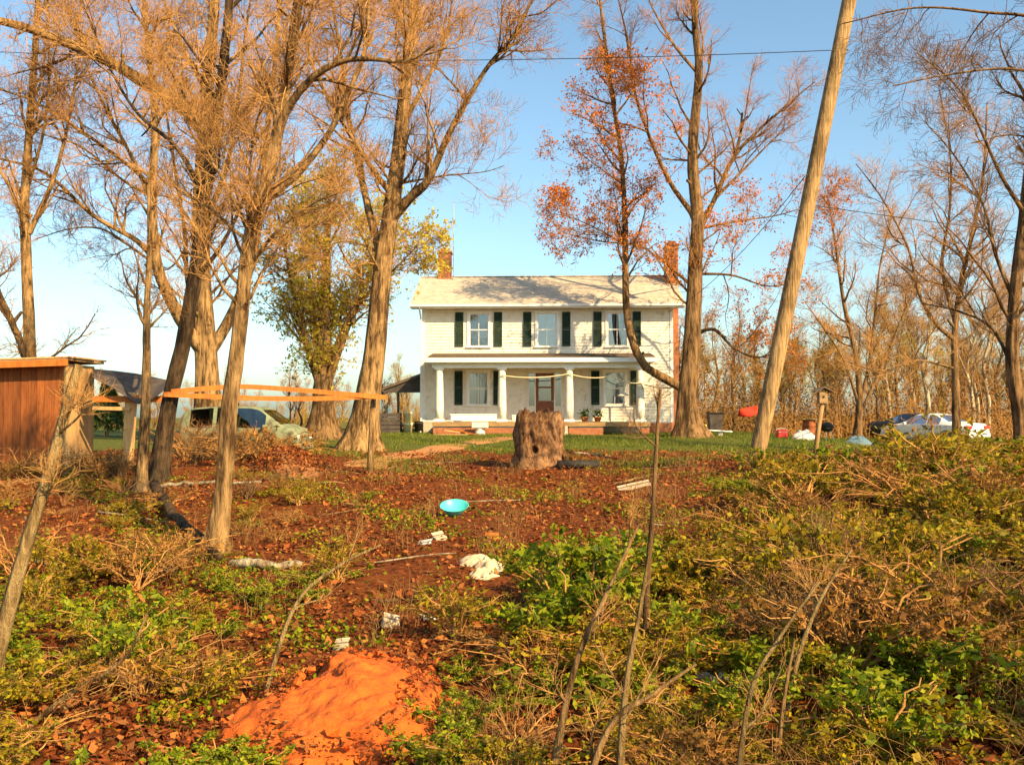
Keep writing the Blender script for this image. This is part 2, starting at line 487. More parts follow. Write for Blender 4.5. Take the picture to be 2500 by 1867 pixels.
# trodden tan path up to the porch
M['path'] = mat('path', [(0.30, 0.13, 0.04), (0.50, 0.25, 0.085)], 4, 0.95, 0.6, 14)
pl = [(880, 25.5, 1.4), (960, 28, 1.5), (1060, 31.5, 1.5), (1150, 35.5, 1.5), (1250, 39.5, 1.6)]
vs = []; fs = []
cs = [(xat(p, y), y, w) for p, y, w in pl]
N = 40
for k in range(N + 1):
    t = k / N * (len(cs) - 1)
    x = np.interp(t, range(len(cs)), [c[0] for c in cs]); y = np.interp(t, range(len(cs)), [c[1] for c in cs]); w = np.interp(t, range(len(cs)), [c[2] for c in cs])
    for u in np.linspace(-1, 1, 7):
        xx = x + u * w * 0.5 * (1 + 0.25 * math.sin(3.1 * t * 2 + u)); yy = y - u * w * 0.25
        vs.append((xx, yy, hz(xx, yy) + 0.03 - 0.045 * abs(u) ** 3))
for k in range(N):
    for u in range(6):
        fs.append((k * 7 + u, k * 7 + u + 1, (k + 1) * 7 + u + 1, (k + 1) * 7 + u))
mb = MB(); mb.v = vs; mb.f = fs
tag(mb.build('path', M['path'], smooth=True), 'bare tan dirt path leading across the lawn to the porch', 'path', kind='structure')

# ================================================================== farmhouse
HX, HY = 1.70, 45.0
house = thing('farmhouse', 'white two storey clapboard farmhouse with dark shutters and columned front porch', 'house', (HX, HY, 0), math.radians(-2.2))
W2, DEP, EAVE = 6.05, 6.2, 6.50
FND = 0.55
WZ = [(-3.33, 4.24, 5.86), (0.0, 4.24, 5.86), (3.42, 4.24, 5.86)]     # upper windows (centre x, sill, head)
LZ = [(-3.36, 1.38, 2.98), (3.30, 1.38, 2.98)]
WHALF = 0.47
DOOR = (-0.10, 0.58, 2.95, 0.86)
openings = [(x - WHALF, x + WHALF, a, b) for x, a, b in WZ + LZ] + [(DOOR[0] - DOOR[3], DOOR[0] + DOOR[3], DOOR[1], DOOR[2])]

def wall_rows(mb, x0, x1, z0, z1, ops, place):
    st = 0.15
    n = int(round((z1 - z0) / st)); st = (z1 - z0) / n
    for k in range(n):
        a, b = z0 + k * st, z0 + (k + 1) * st
        cuts = sorted([(o[0], o[1]) for o in ops if o[2] < b - 0.07 and o[3] > a + 0.07])
        cur = x0; segs = []
        for c0, c1 in cuts:
            if c0 > cur: segs.append((cur, c0))
            cur = max(cur, c1)
        if cur < x1: segs.append((cur, x1))
        for s0, s1 in segs:
            vs = [(s0, -0.030, a), (s1, -0.030, a), (s1, -0.006, b), (s0, -0.006, b), (s0, 0.12, a), (s1, 0.12, a), (s1, 0.12, b), (s0, 0.12, b)]
            fs_ = [(0, 1, 2, 3), (5, 4, 7, 6), (0, 4, 5, 1), (3, 2, 6, 7), (0, 3, 7, 4), (1, 5, 6, 2)]
            mb.add([place(v) for v in vs], fs_)

mb = MB(); wall_rows(mb, -W2, W2, FND, EAVE, openings, lambda v: v)
front_wall = mb.build('front_wall', M['white_paint'], house)
for sgn, nm in ((-1, 'side_wall'), (1, 'side_wall')):
    mb = MB()
    if sgn > 0:
        wall_rows(mb, 0.13, DEP - 0.13, FND, EAVE, [], lambda v: (W2 - v[1] - 0.03, v[0], v[2]))
    else:
        wall_rows(mb, 0.13, DEP - 0.13, FND, EAVE, [], lambda v: (-W2 + v[1] + 0.03, v[0], v[2]))
    xx = W2 * sgn
    mb.add([(xx - 0.06 * sgn, 0.1, EAVE), (xx - 0.06 * sgn, DEP - 0.1, EAVE), (xx - 0.06 * sgn, DEP / 2, EAVE + 1.50),
            (xx - 0.12 * sgn, 0.1, EAVE), (xx - 0.12 * sgn, DEP - 0.1, EAVE), (xx - 0.12 * sgn, DEP / 2, EAVE + 1.50)],
           [(0, 1, 2), (5, 4, 3), (0, 3, 4, 1), (1, 4, 5, 2), (2, 5, 3, 0)])
    mb.build(nm, M['white_paint'], house)
mb = MB(); mb.box(-W2, W2, DEP - 0.12, DEP, FND, EAVE); mb.build('back_wall', M['white_paint'], house)
mb = MB(); mb.box(-W2 + 0.16, W2 - 0.16, 0.13, DEP - 0.13, FND - 0.05, FND + 0.02); mb.box(-W2 + 0.16, W2 - 0.16, 0.13, DEP - 0.13, 3.35, 3.6); mb.box(-W2 + 0.16, W2 - 0.16, 0.13, DEP - 0.13, EAVE - 0.12, EAVE - 0.04)
mb.box(-W2 + 0.16, W2 - 0.16, 2.6, 2.7, FND + 0.02, EAVE - 0.12); mb.box(-1.7, -1.6, 0.14, 2.6, FND + 0.02, EAVE - 0.12); mb.box(1.6, 1.7, 0.14, 2.6, FND + 0.02, EAVE - 0.12)
mb.build('interior_walls', M['interior'], house)
for sgn in (-1, 1):
    mb = MB(); mb.box(sgn * W2 - 0.07, sgn * W2 + 0.07, -0.05, 0.08, FND, EAVE - 0.26); mb.build('corner_board', M['trim_white'], house)
mb = MB(); mb.box(-W2 - 0.02, W2 + 0.02, -0.055, -0.033, EAVE - 0.24, EAVE - 0.02); mb.build('frieze_board', M['trim_white'], house)

def brick_courses(mb, x0, x1, yf, z0, z1, bw=0.205, bh=0.067, gap=0.012, depth=0.1):
    n = int((z1 - z0) / (bh + gap))
    for k in range(n):
        z = z0 + k * (bh + gap)
        x = x0 - (0.5 * bw if k % 2 else 0)
        while x < x1 - 0.02:
            a, b = max(x, x0), min(x + bw, x1)
            if b - a > 0.03:
                mb.box(a, b, yf + random.uniform(-0.006, 0.006), yf + depth, z, z + bh)
            x += bw + gap

mb = MB(); brick_courses(mb, 4.75, W2, -0.03, -0.04, FND - 0.02)
tag(mb.build('foundation_bricks', M['brick'], house), kind='stuff')
mb = MB(); mb.box(-W2 + 0.01, W2 - 0.01, 0.0, DEP - 0.05, -0.4, FND - 0.01); mb.build('foundation', M['mortar'], house)

# roof: two slopes with shingle courses
OV, OX = 0.62, 0.58
RISE = 1.55; RUN = DEP / 2 + OV
slope = RISE / (DEP / 2); zb = EAVE - OV * slope + 0.0
def roof_slope(front):
    mb = MB(); st = 0.145; L = math.hypot(RUN, RUN * slope); n = int(L / st)
    cw, sw = RUN / L, RUN * slope / L
    for k in range(n):
        s0, s1 = k * L / n, (k + 1) * L / n + 0.03
        x = -W2 - OX
        while x < W2 + OX - 0.01:
            x1 = min(x + random.uniform(0.6, 1.0), W2 + OX)
            lift = 0.020 + random.uniform(0, 0.006)
            pts = []
            for (xx, s, l) in ((x, s0, lift), (x1 - 0.006, s0, lift), (x1 - 0.006, s1, 0.006), (x, s1, 0.006), (x, s0, 0), (x1 - 0.006, s0, 0)):
                yy = -OV + s * cw - l * sw; zz = zb + s * sw + l * cw + 0.05
                if not front: yy = DEP - yy
                pts.append((xx, yy, zz))
            f = [(0, 1, 2, 3), (4, 5, 1, 0)]
            if not front: f = [q[::-1] for q in f]
            mb.add(pts, f); x = x1
    return mb
roof_deck = MB()
zr = zb + RUN * slope
prof = [(-OV, zb), (DEP / 2, zr), (DEP + OV, zb), (DEP + OV, zb + 0.05), (DEP / 2, zr + 0.05), (-OV, zb + 0.05)]
vs = [(-W2 - OX, y, z) for y, z in prof] + [(W2 + OX, y, z) for y, z in prof]
roof_deck.add(vs, [(0, 1, 4, 5), (1, 2, 3, 4), (11, 10, 7, 6), (10, 9, 8, 7)] + [(i, 6 + i, 6 + (i + 1) % 6, (i + 1) % 6) for i in range(6)])
roof = roof_deck.build('roof', M['roof'], house)
tag(roof_slope(True).build('shingles', M['roof'], roof), kind='stuff')
tag(roof_slope(False).build('shingles', M['roof'], roof), kind='stuff')
mb = MB(); mb.box(-W2 - OX, W2 + OX, DEP / 2 - 0.13, DEP / 2 + 0.13, zr + 0.055, zr + 0.085); mb.build('ridge_cap', M['roof'], roof)
mb = MB(); mb.box(-W2 - OX, W2 + OX, -OV - 0.03, -OV - 0.003, zb - 0.13, zb + 0.05); mb.build('fascia', M['trim_white'], roof)
mb = MB(); mb.box(-W2 - OX + 0.02, W2 + OX - 0.02, -OV, -0.04, zb - 0.12, zb - 0.09); mb.build('soffit', M['white_paint'], roof)

def window(x, z0, z1, style):
    w = MB(); t = 0.10
    w.box(x - WHALF - t, x - WHALF, -0.06, 0.10, z0, z1); w.box(x + WHALF, x + WHALF + t, -0.06, 0.10, z0, z1)
    w.box(x - WHALF - t - 0.03, x + WHALF + t + 0.03, -0.075, 0.10, z1, z1 + 0.12)
    wo = w.build('window', M['trim_white'], house)
    MB().box(x - WHALF - t - 0.05, x + WHALF + t + 0.05, -0.11, 0.10, z0 - 0.06, z0).build('sill', M['trim_white'], wo)
    zm = (z0 + z1) / 2
    for a, b, yy in ((zm - 0.02, z1, 0.0), (z0, zm + 0.02, 0.035)):
        s = MB(); e = 0.05
        s.box(x - WHALF, x - WHALF + e, yy, yy + 0.035, a, b); s.box(x + WHALF - e, x + WHALF, yy, yy + 0.035, a, b)
        s.box(x - WHALF + e, x + WHALF - e, yy, yy + 0.035, b - e, b); s.box(x - WHALF + e, x + WHALF - e, yy, yy + 0.035, a, a + e)
        s.box(x - 0.012, x + 0.012, yy + 0.004, yy + 0.03, a + e, b - e)
        s.build('sash', M['trim_white'], wo)
        MB().box(x - WHALF + e, x + WHALF - e, yy + 0.014, yy + 0.019, a + e, b - e).build('pane', M['glass'], wo)
    if style == 'blind':
        s = MB(); z = z0 + 0.02
        while z < z1 - 0.03:
            s.box(x - WHALF + 0.02, x + WHALF - 0.02, 0.09, 0.105, z, z + 0.045); z += 0.05
        s.build('blind', M['blind'], wo)
    elif style == 'curtain':
        for q in (-1, 1):
            s = MB(); n = 14
            for k in range(n):
                a = x + q * (WHALF - 0.02) - q * 0.36 * k / n; b_ = x + q * (WHALF - 0.02) - q * 0.36 * (k + 1) / n
                ya, yb = 0.12 + 0.03 * math.sin(k * 1.7), 0.12 + 0.03 * math.sin((k + 1) * 1.7)
                s.add([(a, ya, z0 + 0.02), (b_, yb, z0 + 0.02), (b_, yb, z1 - 0.02), (a, ya, z1 - 0.02)], [(0, 1, 2, 3)])
            s.build('curtain', M['curtain'], wo)
    elif style == 'half':
        s = MB()
        for k in range(9):
            s.box(x - WHALF + 0.02, x + WHALF - 0.02, 0.09, 0.105, z0 + 0.42 + k * 0.05, z0 + 0.465 + k * 0.05)
        s.build('blind', M['blind'], wo)
    for q in (-1, 1):
        sh = MB(); c = x + q * 0.95; hw = 0.20
        sh.box(c - hw, c - hw + 0.05, -0.085, -0.035, z0, z1 + 0.06); sh.box(c + hw - 0.05, c + hw, -0.085, -0.035, z0, z1 + 0.06)
        for a in (z0, (z0 + z1) / 2, z1 - 0.02):
            sh.box(c - hw + 0.05, c + hw - 0.05, -0.082, -0.036, a, a + 0.08)
        so = sh.build('shutter', M['shutter'], house)
        for za, zc in ((z0 + 0.09, (z0 + z1) / 2 - 0.03), ((z0 + z1) / 2 + 0.09, z1 - 0.05)):
            s = MB(); z = za
            while z < zc:
                s.add([(c - hw + 0.05, -0.075, z), (c + hw - 0.05, -0.075, z), (c + hw - 0.05, -0.042, z + 0.053), (c - hw + 0.05, -0.042, z + 0.053)], [(0, 1, 2, 3)])
                z += 0.05
            tag(s.build('louvres', M['shutter'], so), kind='stuff')

window(*WZ[0], 'half'); window(*WZ[1], 'blind'); window(*WZ[2], 'curtain')
window(*LZ[0], 'curtain'); window(*LZ[1], 'blind')

# front door with sidelights
x, z0, z1, hw = DOOR[0], DOOR[1], DOOR[2], DOOR[3]
d = MB(); d.box(x - hw, x - hw + 0.08, -0.06, 0.1, z0, z1); d.box(x + hw - 0.08, x + hw, -0.06, 0.1, z0, z1); d.box(x - hw - 0.05, x + hw + 0.05, -0.07, 0.1, z1, z1 + 0.14)
d.box(x - 0.5, x - 0.44, -0.05, 0.1, z0, z1); d.box(x + 0.44, x + 0.5, -0.05, 0.1, z0, z1)
d.box(x - hw + 0.08, x - 0.5, -0.02, 0.08, z0, z0 + 0.75); d.box(x + 0.5, x + hw - 0.08, -0.02, 0.08, z0, z0 + 0.75)
dt = d.build('door_surround', M['white_paint'], house)
for a, b_ in ((x - hw + 0.08, x - 0.5), (x + 0.5, x + hw - 0.08)):
    MB().box(a, b_, 0.03, 0.036, z0 + 0.75, z1).build('sidelight_pane', M['glass'], dt)
d = MB(); d.box(x - 0.44, x + 0.44, 0.03, 0.08, z0, z0 + 1.0); d.box(x - 0.44, x - 0.3, 0.03, 0.08, z0 + 1.0, z1); d.box(x + 0.3, x + 0.44, 0.03, 0.08, z0 + 1.0, z1); d.box(x - 0.3, x + 0.3, 0.03, 0.08, z1 - 0.16, z1)
d.box(x - 0.3, x + 0.3, 0.03, 0.08, z0 + 1.62, z0 + 1.7)
for a in (-0.3, 0.05):
    d.box(x + a, x + a + 0.25, 0.015, 0.03, z0 + 0.15, z0 + 0.85)
do = d.build('door', M['door_red'], house)
MB().box(x - 0.3, x + 0.3, 0.05, 0.056, z0 + 1.0, z1 - 0.16).build('pane', M['glass'], do)
MB().lathe([(0.0, 0), (0.03, 0.01), (0.035, 0.03), (0.02, 0.05)], 12, Matrix.Translation((x + 0.38, -0.02, z0 + 0.98)) @ Matrix.Rotation(-PI / 2, 4, 'X')).build('door_knob', M['metal'], do)

MB().box(-W2 - OX, W2 + OX, -OV - 0.13, -OV - 0.034, zb - 0.06, zb + 0.045).build('gutter', M['trim_white'], roof)
MB().tube([(-W2 - 0.12, -OV - 0.08, zb - 0.06), (-W2 - 0.12, -0.14, zb - 0.5), (-W2 - 0.10, -0.10, zb - 0.8), (-W2 - 0.10, -0.10, 0.2), (-W2 - 0.10, -0.3, 0.05)], 0.045, 8).build('downspout', M['trim_white'], house)
# chimneys
def chimney(x0, x1, y0, y1, z0, z1, nm):
    mb = MB(); mb.box(x0 + 0.02, x1 - 0.02, y0 + 0.02, y1 - 0.02, z0, z1)
    c = mb.build(nm, M['mortar'], house)
    b = MB(); brick_courses(b, x0, x1, y0, z0, z1)
    for sd in (0, 1):
        q = MB(); brick_courses(q, y0 + 0.1, y1, 0, z0, z1)
        for v in range(len(q.v)):
            px, py, pz = q.v[v]
            q.v[v] = ((x0 + py) if sd == 0 else (x1 - py), px, pz)
        if sd == 0: q.f = [f[::-1] for f in q.f]
        b.add(q.v, q.f)
    tag(b.build('bricks', M['brick'], c), kind='stuff')
    k = MB(); k.box(x0 - 0.05, x1 + 0.05, y0 - 0.05, y1 + 0.05, z1, z1 + 0.09); k.box(x0 + 0.1, x1 - 0.1, y0 + 0.12, y1 - 0.12, z1 + 0.09, z1 + 0.24)
    k.build('chimney_cap', M['brick'], c)
chimney(-5.68, -5.02, DEP / 2 - 0.3, DEP / 2 + 0.4, 7.6, 9.35, 'chimney')
chimney(W2 + 0.06, W2 + 0.62, 1.9, 3.3, -0.3, 9.5, 'chimney')

# front porch
PX0, PX1, PYF = -5.28, 4.72, -2.45
PF = 0.58
porch = MB()
n = 68
for k in range(n):
    a = PX0 + (PX1 - PX0) * k / n
    porch.box(a, a + (PX1 - PX0) / n - 0.006, PYF, -0.035, PF - 0.04, PF)
porch_o = porch.build('porch_floor', M['wood_grey'], house)
MB().box(PX0 - 0.02, PX1 + 0.02, PYF - 0.04, PYF - 0.004, PF - 0.2, PF - 0.005).build('rim_board', M['wood_grey'], porch_o)
mb = MB(); brick_courses(mb, PX0 + 0.02, -0.9, PYF + 0.03, -0.08, PF - 0.2); brick_courses(mb, 1.0, 2.6, PYF + 0.03, -0.08, PF - 0.2); brick_courses(mb, 4.3, PX1 - 0.02, PYF + 0.03, -0.08, PF - 0.2)
tag(mb.build('pier_bricks', M['brick'], porch_o), kind='stuff')
for xa, xb in ((PX0 + 0.04, -0.92), (1.02, 2.58), (4.32, PX1 - 0.04)):
    MB().box(xa, xb, PYF + 0.06, PYF + 0.2, -0.3, PF - 0.21).build('pier', M['mortar'], porch_o)
for k in range(3):
    mb = MB(); mb.bevbox(-0.85, 0.95, PYF - 0.3 * (3 - k), PYF - 0.3 * (2 - k) - 0.05, -0.1, 0.13 * (k + 1), 0.01); mb.build('step', M['mortar'], porch_o)
# porch roof
zf, zw = 3.50, 3.90
sl = (zw - zf) / (-PYF + 0.3)
pr = MB()
pr.add([(PX0 - 0.3, PYF - 0.3, zf), (PX1 + 0.3, PYF - 0.3, zf), (PX1 + 0.3, -0.035, zw), (PX0 - 0.3, -0.035, zw),
        (PX0 - 0.3, PYF - 0.3, zf - 0.06), (PX1 + 0.3, PYF - 0.3, zf - 0.06), (PX1 + 0.3, -0.035, zw - 0.06), (PX0 - 0.3, -0.035, zw - 0.06)],
       [(0, 1, 2, 3), (7, 6, 5, 4), (0, 4, 5, 1), (1, 5, 6, 2), (2, 6, 7, 3), (3, 7, 4, 0)])
pro = pr.build('porch_roof', M['roof_brown'], house)
mb = MB()
for k in range(18):
    y0 = PYF - 0.31 + k * 0.15; y1 = y0 + 0.17
    if y1 > -0.05: break
    za = zf + (y0 - PYF + 0.3) * sl; zc = zf + (y1 - PYF + 0.3) * sl
    xx = PX0 - 0.3
    while xx < PX1 + 0.29:
        x1 = min(xx + random.uniform(0.6, 1.0), PX1 + 0.3)
        mb.add([(xx, y0, za + 0.022), (x1 - 0.006, y0, za + 0.022), (x1 - 0.006, y1, zc + 0.006), (xx, y1, zc + 0.006), (xx, y0, za + 0.002), (x1 - 0.006, y0, za + 0.002)], [(0, 1, 2, 3), (4, 5, 1, 0)])
        xx = x1
tag(mb.build('shingles', M['roof_brown'], pro), kind='stuff')
MB().box(PX0 - 0.3, PX1 + 0.3, PYF - 0.335, PYF - 0.303, zf - 0.17, zf + 0.03).build('fascia', M['trim_white'], pro)
MB().box(PX0 - 0.2, PX1 + 0.2, PYF - 0.28, -0.04, zf - 0.2, zf - 0.17).build('porch_ceiling', M['white_paint'], pro)
MB().box(PX0 - 0.05, PX1 + 0.05, PYF + 0.08, PYF + 0.30, zf - 0.42, zf - 0.203).build('beam', M['trim_white'], pro)
for cx in (-5.0, -2.08, 1.03, 4.30):
    c = MB().lathe([(0.195, 0), (0.2, 0.5), (0.19, 1.3), (0.165, 2.2), (0.155, 2.36)], 20, Matrix.Translation((cx, PYF + 0.2, PF + 0.12)))
    co = c.build('column', M['white_paint'], house, True)
    b = MB(); b.bevbox(cx - 0.25, cx + 0.25, PYF - 0.02, PYF + 0.43, PF, PF + 0.12, 0.012); b.build('column_base', M['trim_white'], co)
    b = MB(); b.bevbox(cx - 0.21, cx + 0.21, PYF + 0.0, PYF + 0.41, PF + 2.42, PF + 2.50, 0.01); b.lathe([(0.16, 0), (0.2, 0.04)], 20, Matrix.Translation((cx, PYF + 0.2, PF + 2.375))); b.build('capital', M['trim_white'], co)

# lean-to side porch on the left
so = MB()
lx0, lx1 = -W2 - 2.1, -W2 - 0.05
so.add([(lx0, 0.4, 2.25), (lx1, 0.4, 3.0), (lx1, 4.4, 3.0), (lx0, 4.4, 2.25), (lx0, 0.4, 2.12), (lx1, 0.4, 2.87), (lx1, 4.4, 2.87), (lx0, 4.4, 2.12)],
       [(0, 1, 2, 3), (7, 6, 5, 4), (0, 4, 5, 1), (1, 5, 6, 2), (2, 6, 7, 3), (3, 7, 4, 0)])
side_roof = so.build('side_porch_roof', M['roof_brown'], house)
mb = MB(); mb.prism([(lx0 + 0.06, 2.0), (lx1 - 0.02, 2.0), (lx1 - 0.02, 2.86), (lx0 + 0.06, 2.13)], 0.5, 0.56); mb.build('side_porch_gable', M['tarp_dark'], side_roof)
for yy in (0.55, 4.2):
    mb = MB(); mb.box(lx0 + 0.12, lx0 + 0.24, yy, yy + 0.12, -0.1, 2.16); mb.build('post', M['wood_grey'], side_roof)
mb = MB(); mb.box(lx0 + 0.1, lx1 - 0.02, 0.45, 4.3, 0.3, 0.42); mb.box(lx0 + 0.2, lx0 + 0.4, 0.55, 4.2, -0.2, 0.3); mb.build('side_porch_floor', M['wood_grey'], side_roof)

# roof antenna mast
mast = thing('antenna_mast', 'thin metal antenna mast rising beside the farmhouse left chimney', 'antenna', (HX - 4.75, HY + 2.9, 7.5))
MB().tube([(0, 0, -0.1), (0, 0, 4.4)], 0.022, 6).build('mast', M['metal'], mast)
MB().lathe([(0.05, 0), (0.05, 0.06), (0.03, 0.08)], 10, Matrix.Translation((0, 0, 0.55))).build('bracket', M['metal'], mast)

HR = Matrix.Translation((HX, HY, 0)) @ Matrix.Rotation(math.radians(-2.2), 4, 'Z')
def hl(x, y, z):
    return HR @ Vector((x, y, z))

# garland strung between the columns
pts = []
A = [(-2.08, PF + 2.15), (1.03, PF + 2.22), (3.0, PF + 2.12), (4.30, PF + 1.80), (6.0, PF + 1.62)]
for (a, za), (b, zb_) in zip(A[:-1], A[1:]):
    for k in range(12):
        t = k / 12; pts.append(hl(a + (b - a) * t, PYF - 0.03, za + (zb_ - za) * t - 0.14 * 4 * t * (1 - t)))
pts.append(hl(A[-1][0], -0.10, A[-1][1]))
pts[-2:] = [hl(5.6, -1.4, PF + 1.62), hl(A[-1][0], -0.12, A[-1][1])]
tag(MB().tube(pts, 0.028, 6).build('rope_garland', M['rope'], None, True), 'pale rope garland sagging between the porch columns', 'garland')

# things on and around the porch
t = thing('porch_bench', 'long low white wooden bench at the porch edge between two columns', 'bench', hl(-3.35, PYF + 0.32, PF))
MB().bevbox(-1.15, 1.1, -0.22, 0.2, 0.32, 0.37, 0.01).build('seat', M['trim_white'], t)
MB().bevbox(-1.1, 1.05, -0.19, -0.16, 0.06, 0.315, 0.008).build('apron', M['trim_white'], t)
for xx in (-1.05, 0.97):
    MB().box(xx, xx + 0.05, -0.155, 0.16, 0.0, 0.315).build('leg', M['trim_white'], t)
t = thing('storage_bin', 'low cream chest on the porch beside the left of the steps', 'bin', hl(-1.2, PYF + 0.35, PF))
MB().bevbox(-0.42, 0.42, -0.2, 0.2, 0.0, 0.26, 0.02).build('body', M['white_paint'], t)
MB().bevbox(-0.44, 0.44, -0.22, 0.22, 0.264, 0.32, 0.015).build('lid', M['trim_white'], t)

def bucket(name, label, cat, loc, r0, r1, h, m, group=None):
    t = thing(name, label, cat, loc, random.uniform(0, 6), group)
    MB().lathe([(r0, 0), (r1 * 0.99, h * 0.86), (r1 * 1.05, h * 0.87), (r1 * 1.05, h * 0.92), (r1, h * 0.925), (r1, h)], 20).build('bucket_body', m, t, True)
    MB().lathe([(r1 * 1.06, h + 0.002), (r1 * 1.06, h + 0.035), (r1 * 0.9, h + 0.045)], 20).build('lid', m, t, True)
    mb = MB(); mb.tube([(r1 * 1.04 * math.cos(a), r1 * 1.04 * math.sin(a), h * 0.9 - 0.10 * math.sin(a)) for a in np.linspace(0, PI, 12)], 0.006, 5); mb.build('handle', M['metal'], t)
    return t
p = hl(-3.05, PYF - 0.55, 0)
g = hz(p.x, p.y)
t = thing('wash_tub', 'square white enamel tub on a white pedestal before the porch', 'tub', (p.x, p.y, g))
MB().lathe([(0.27, 0), (0.24, 0.1), (0.2, 0.25), (0.22, 0.3)], 16).build('pedestal', M['white_plastic'], t, True)
mb = MB(); mb.bevbox(-0.38, 0.38, -0.26, 0.26, 0.303, 0.58, 0.03); mb.build('basin', M['white_plastic'], t)
MB().box(-0.32, 0.32, -0.2, 0.2, 0.581, 0.584).build('water', M['black'], t)
for k, (a, rz) in enumerate(((0.0, 0.25), (0.2, -0.5), (-0.25, 0.1))):
    lab = ['pale sawn board lying against the white tub base', 'orange sawn board crossing another before the porch', 'short tan board on the grass beside the tub'][k]
    p = hl(-3.95 + a * 1.5, PYF - 0.6 - 0.15 * k, 0)
    mb = MB(); mb.box(-0.75, 0.75, -0.07, 0.07, 0, 0.045, Matrix.Rotation(0.14 + 0.04 * k, 4, 'Y') if k < 2 else None)
    o = mb.build('loose_board', M['plank_tan'] if k != 1 else M['plank_orange']); o.location = (p.x, p.y, hz(p.x, p.y) + (0.09 if k < 2 else 0.0)); o.rotation_euler = (0, 0, rz)
    tag(o, lab, 'board')
# right end of porch: table, pot plants, lamp
t = thing('porch_table', 'small white table with stuff beneath at the right end of the porch', 'table', hl(3.6, PYF + 0.9, PF))
MB().bevbox(-0.75, 0.75, -0.35, 0.35, 0.68, 0.72, 0.01).build('table_top', M['white_paint'], t)
for a in (-0.68, 0.62):
    for b in (-0.3, 0.24):
        MB().box(a, a + 0.06, b, b + 0.06, 0, 0.678).build('leg', M['white_paint'], t)
t = thing('table_lamp', 'little table lamp with a wide pale shade on the porch table', 'lamp', hl(3.6, PYF + 0.9, PF + 0.722))
MB().lathe([(0.09, 0), (0.09, 0.02), (0.03, 0.05), (0.05, 0.2), (0.02, 0.4), (0.012, 0.55)], 14).build('stand', M['metal'], t, True)
MB().lathe([(0.30, 0.5), (0.26, 0.53), (0.08, 0.66)], 18, cap=False).build('lamp_shade', M['white_paint'], t, True)
for k, xx in enumerate((1.75, 2.35)):
    t = thing('potted_plant', ['dark leafy pot plant on porch beside the third column', 'dark leafy pot plant on porch in front of the white table'][k], 'plant', hl(xx, PYF + 0.35, PF))
    MB().lathe([(0.12, 0), (0.17, 0.2), (0.185, 0.2), (0.185, 0.24), (0.15, 0.24)], 16).build('pot', M['terracotta'], t, True)
    C = rng.normal(0, 0.11, (170, 3)) + np.array([0, 0, 0.38])
    obj('foliage', mesh_np('foliage', *leaf_quads(C, 0.055)), M['leaf_dark'], t)
# things left of house
p = hl(-6.75, -0.3, 0)
bucket('cream_bucket', 'cream bucket standing on another bucket by the side porch', 'bucket', (p.x, p.y, hz(p.x, p.y) + 0.545), 0.2, 0.24, 0.48, M['cream'])
bucket('cream_bucket', 'cream bucket on the grass with another bucket on its lid', 'bucket', (p.x, p.y, hz(p.x, p.y)), 0.2, 0.24, 0.48, M['cream'])
t = thing('wooden_crate', 'dark weathered wooden crate on the grass beside stacked cream buckets', 'crate', (p.x - 0.85, p.y + 0.1, hz(p.x - 0.85, p.y)))
for k in range(5):
    MB().box(-0.45, 0.45, -0.4, -0.37, 0.02 + k * 0.2, 0.19 + k * 0.2).build('slat', M['tarp_dark'], t)
    MB().box(-0.45, 0.45, 0.37, 0.4, 0.02 + k * 0.2, 0.19 + k * 0.2).build('slat', M['tarp_dark'], t)
    for xx in (-0.48, 0.453):
        MB().box(xx, xx + 0.027, -0.4, 0.4, 0.02 + k * 0.2, 0.19 + k * 0.2).build('slat', M['tarp_dark'], t)
MB().box(-0.44, 0.44, -0.36, 0.36, 0.0, 0.03).build('base', M['tarp_dark'], t)
t = bucket('paint_can', 'small black lidded can beside the cream buckets', 'can', (p.x + 0.5, p.y + 0.15, hz(p.x, p.y)), 0.19, 0.2, 0.55, M['black'])

# ================================================================== trees
def catmull(pts, n):
    pts = np.array(pts, float)
    d = np.r_[0, np.cumsum(np.linalg.norm(np.diff(pts[:, :3], axis=0), axis=1))]
    P = np.vstack([2 * pts[0] - pts[1], pts, 2 * pts[-1] - pts[-2]])
    out = []
    for s in np.linspace(0, d[-1], n):
        k = min(np.searchsorted(d, s, 'right') - 1, len(pts) - 2)
        u = (s - d[k]) / (d[k + 1] - d[k] + 1e-9)
        p0, p1, p2, p3 = P[k], P[k + 1], P[k + 2], P[k + 3]
        out.append(0.5 * (2 * p1 + (p2 - p0) * u + (2 * p0 - 5 * p1 + 4 * p2 - p3) * u * u + (3 * p1 - p0 - 3 * p2 + p3) * u ** 3))
    return np.array(out)

def unit(v):
    return v / (np.linalg.norm(v, axis=-1, keepdims=True) + 1e-9)

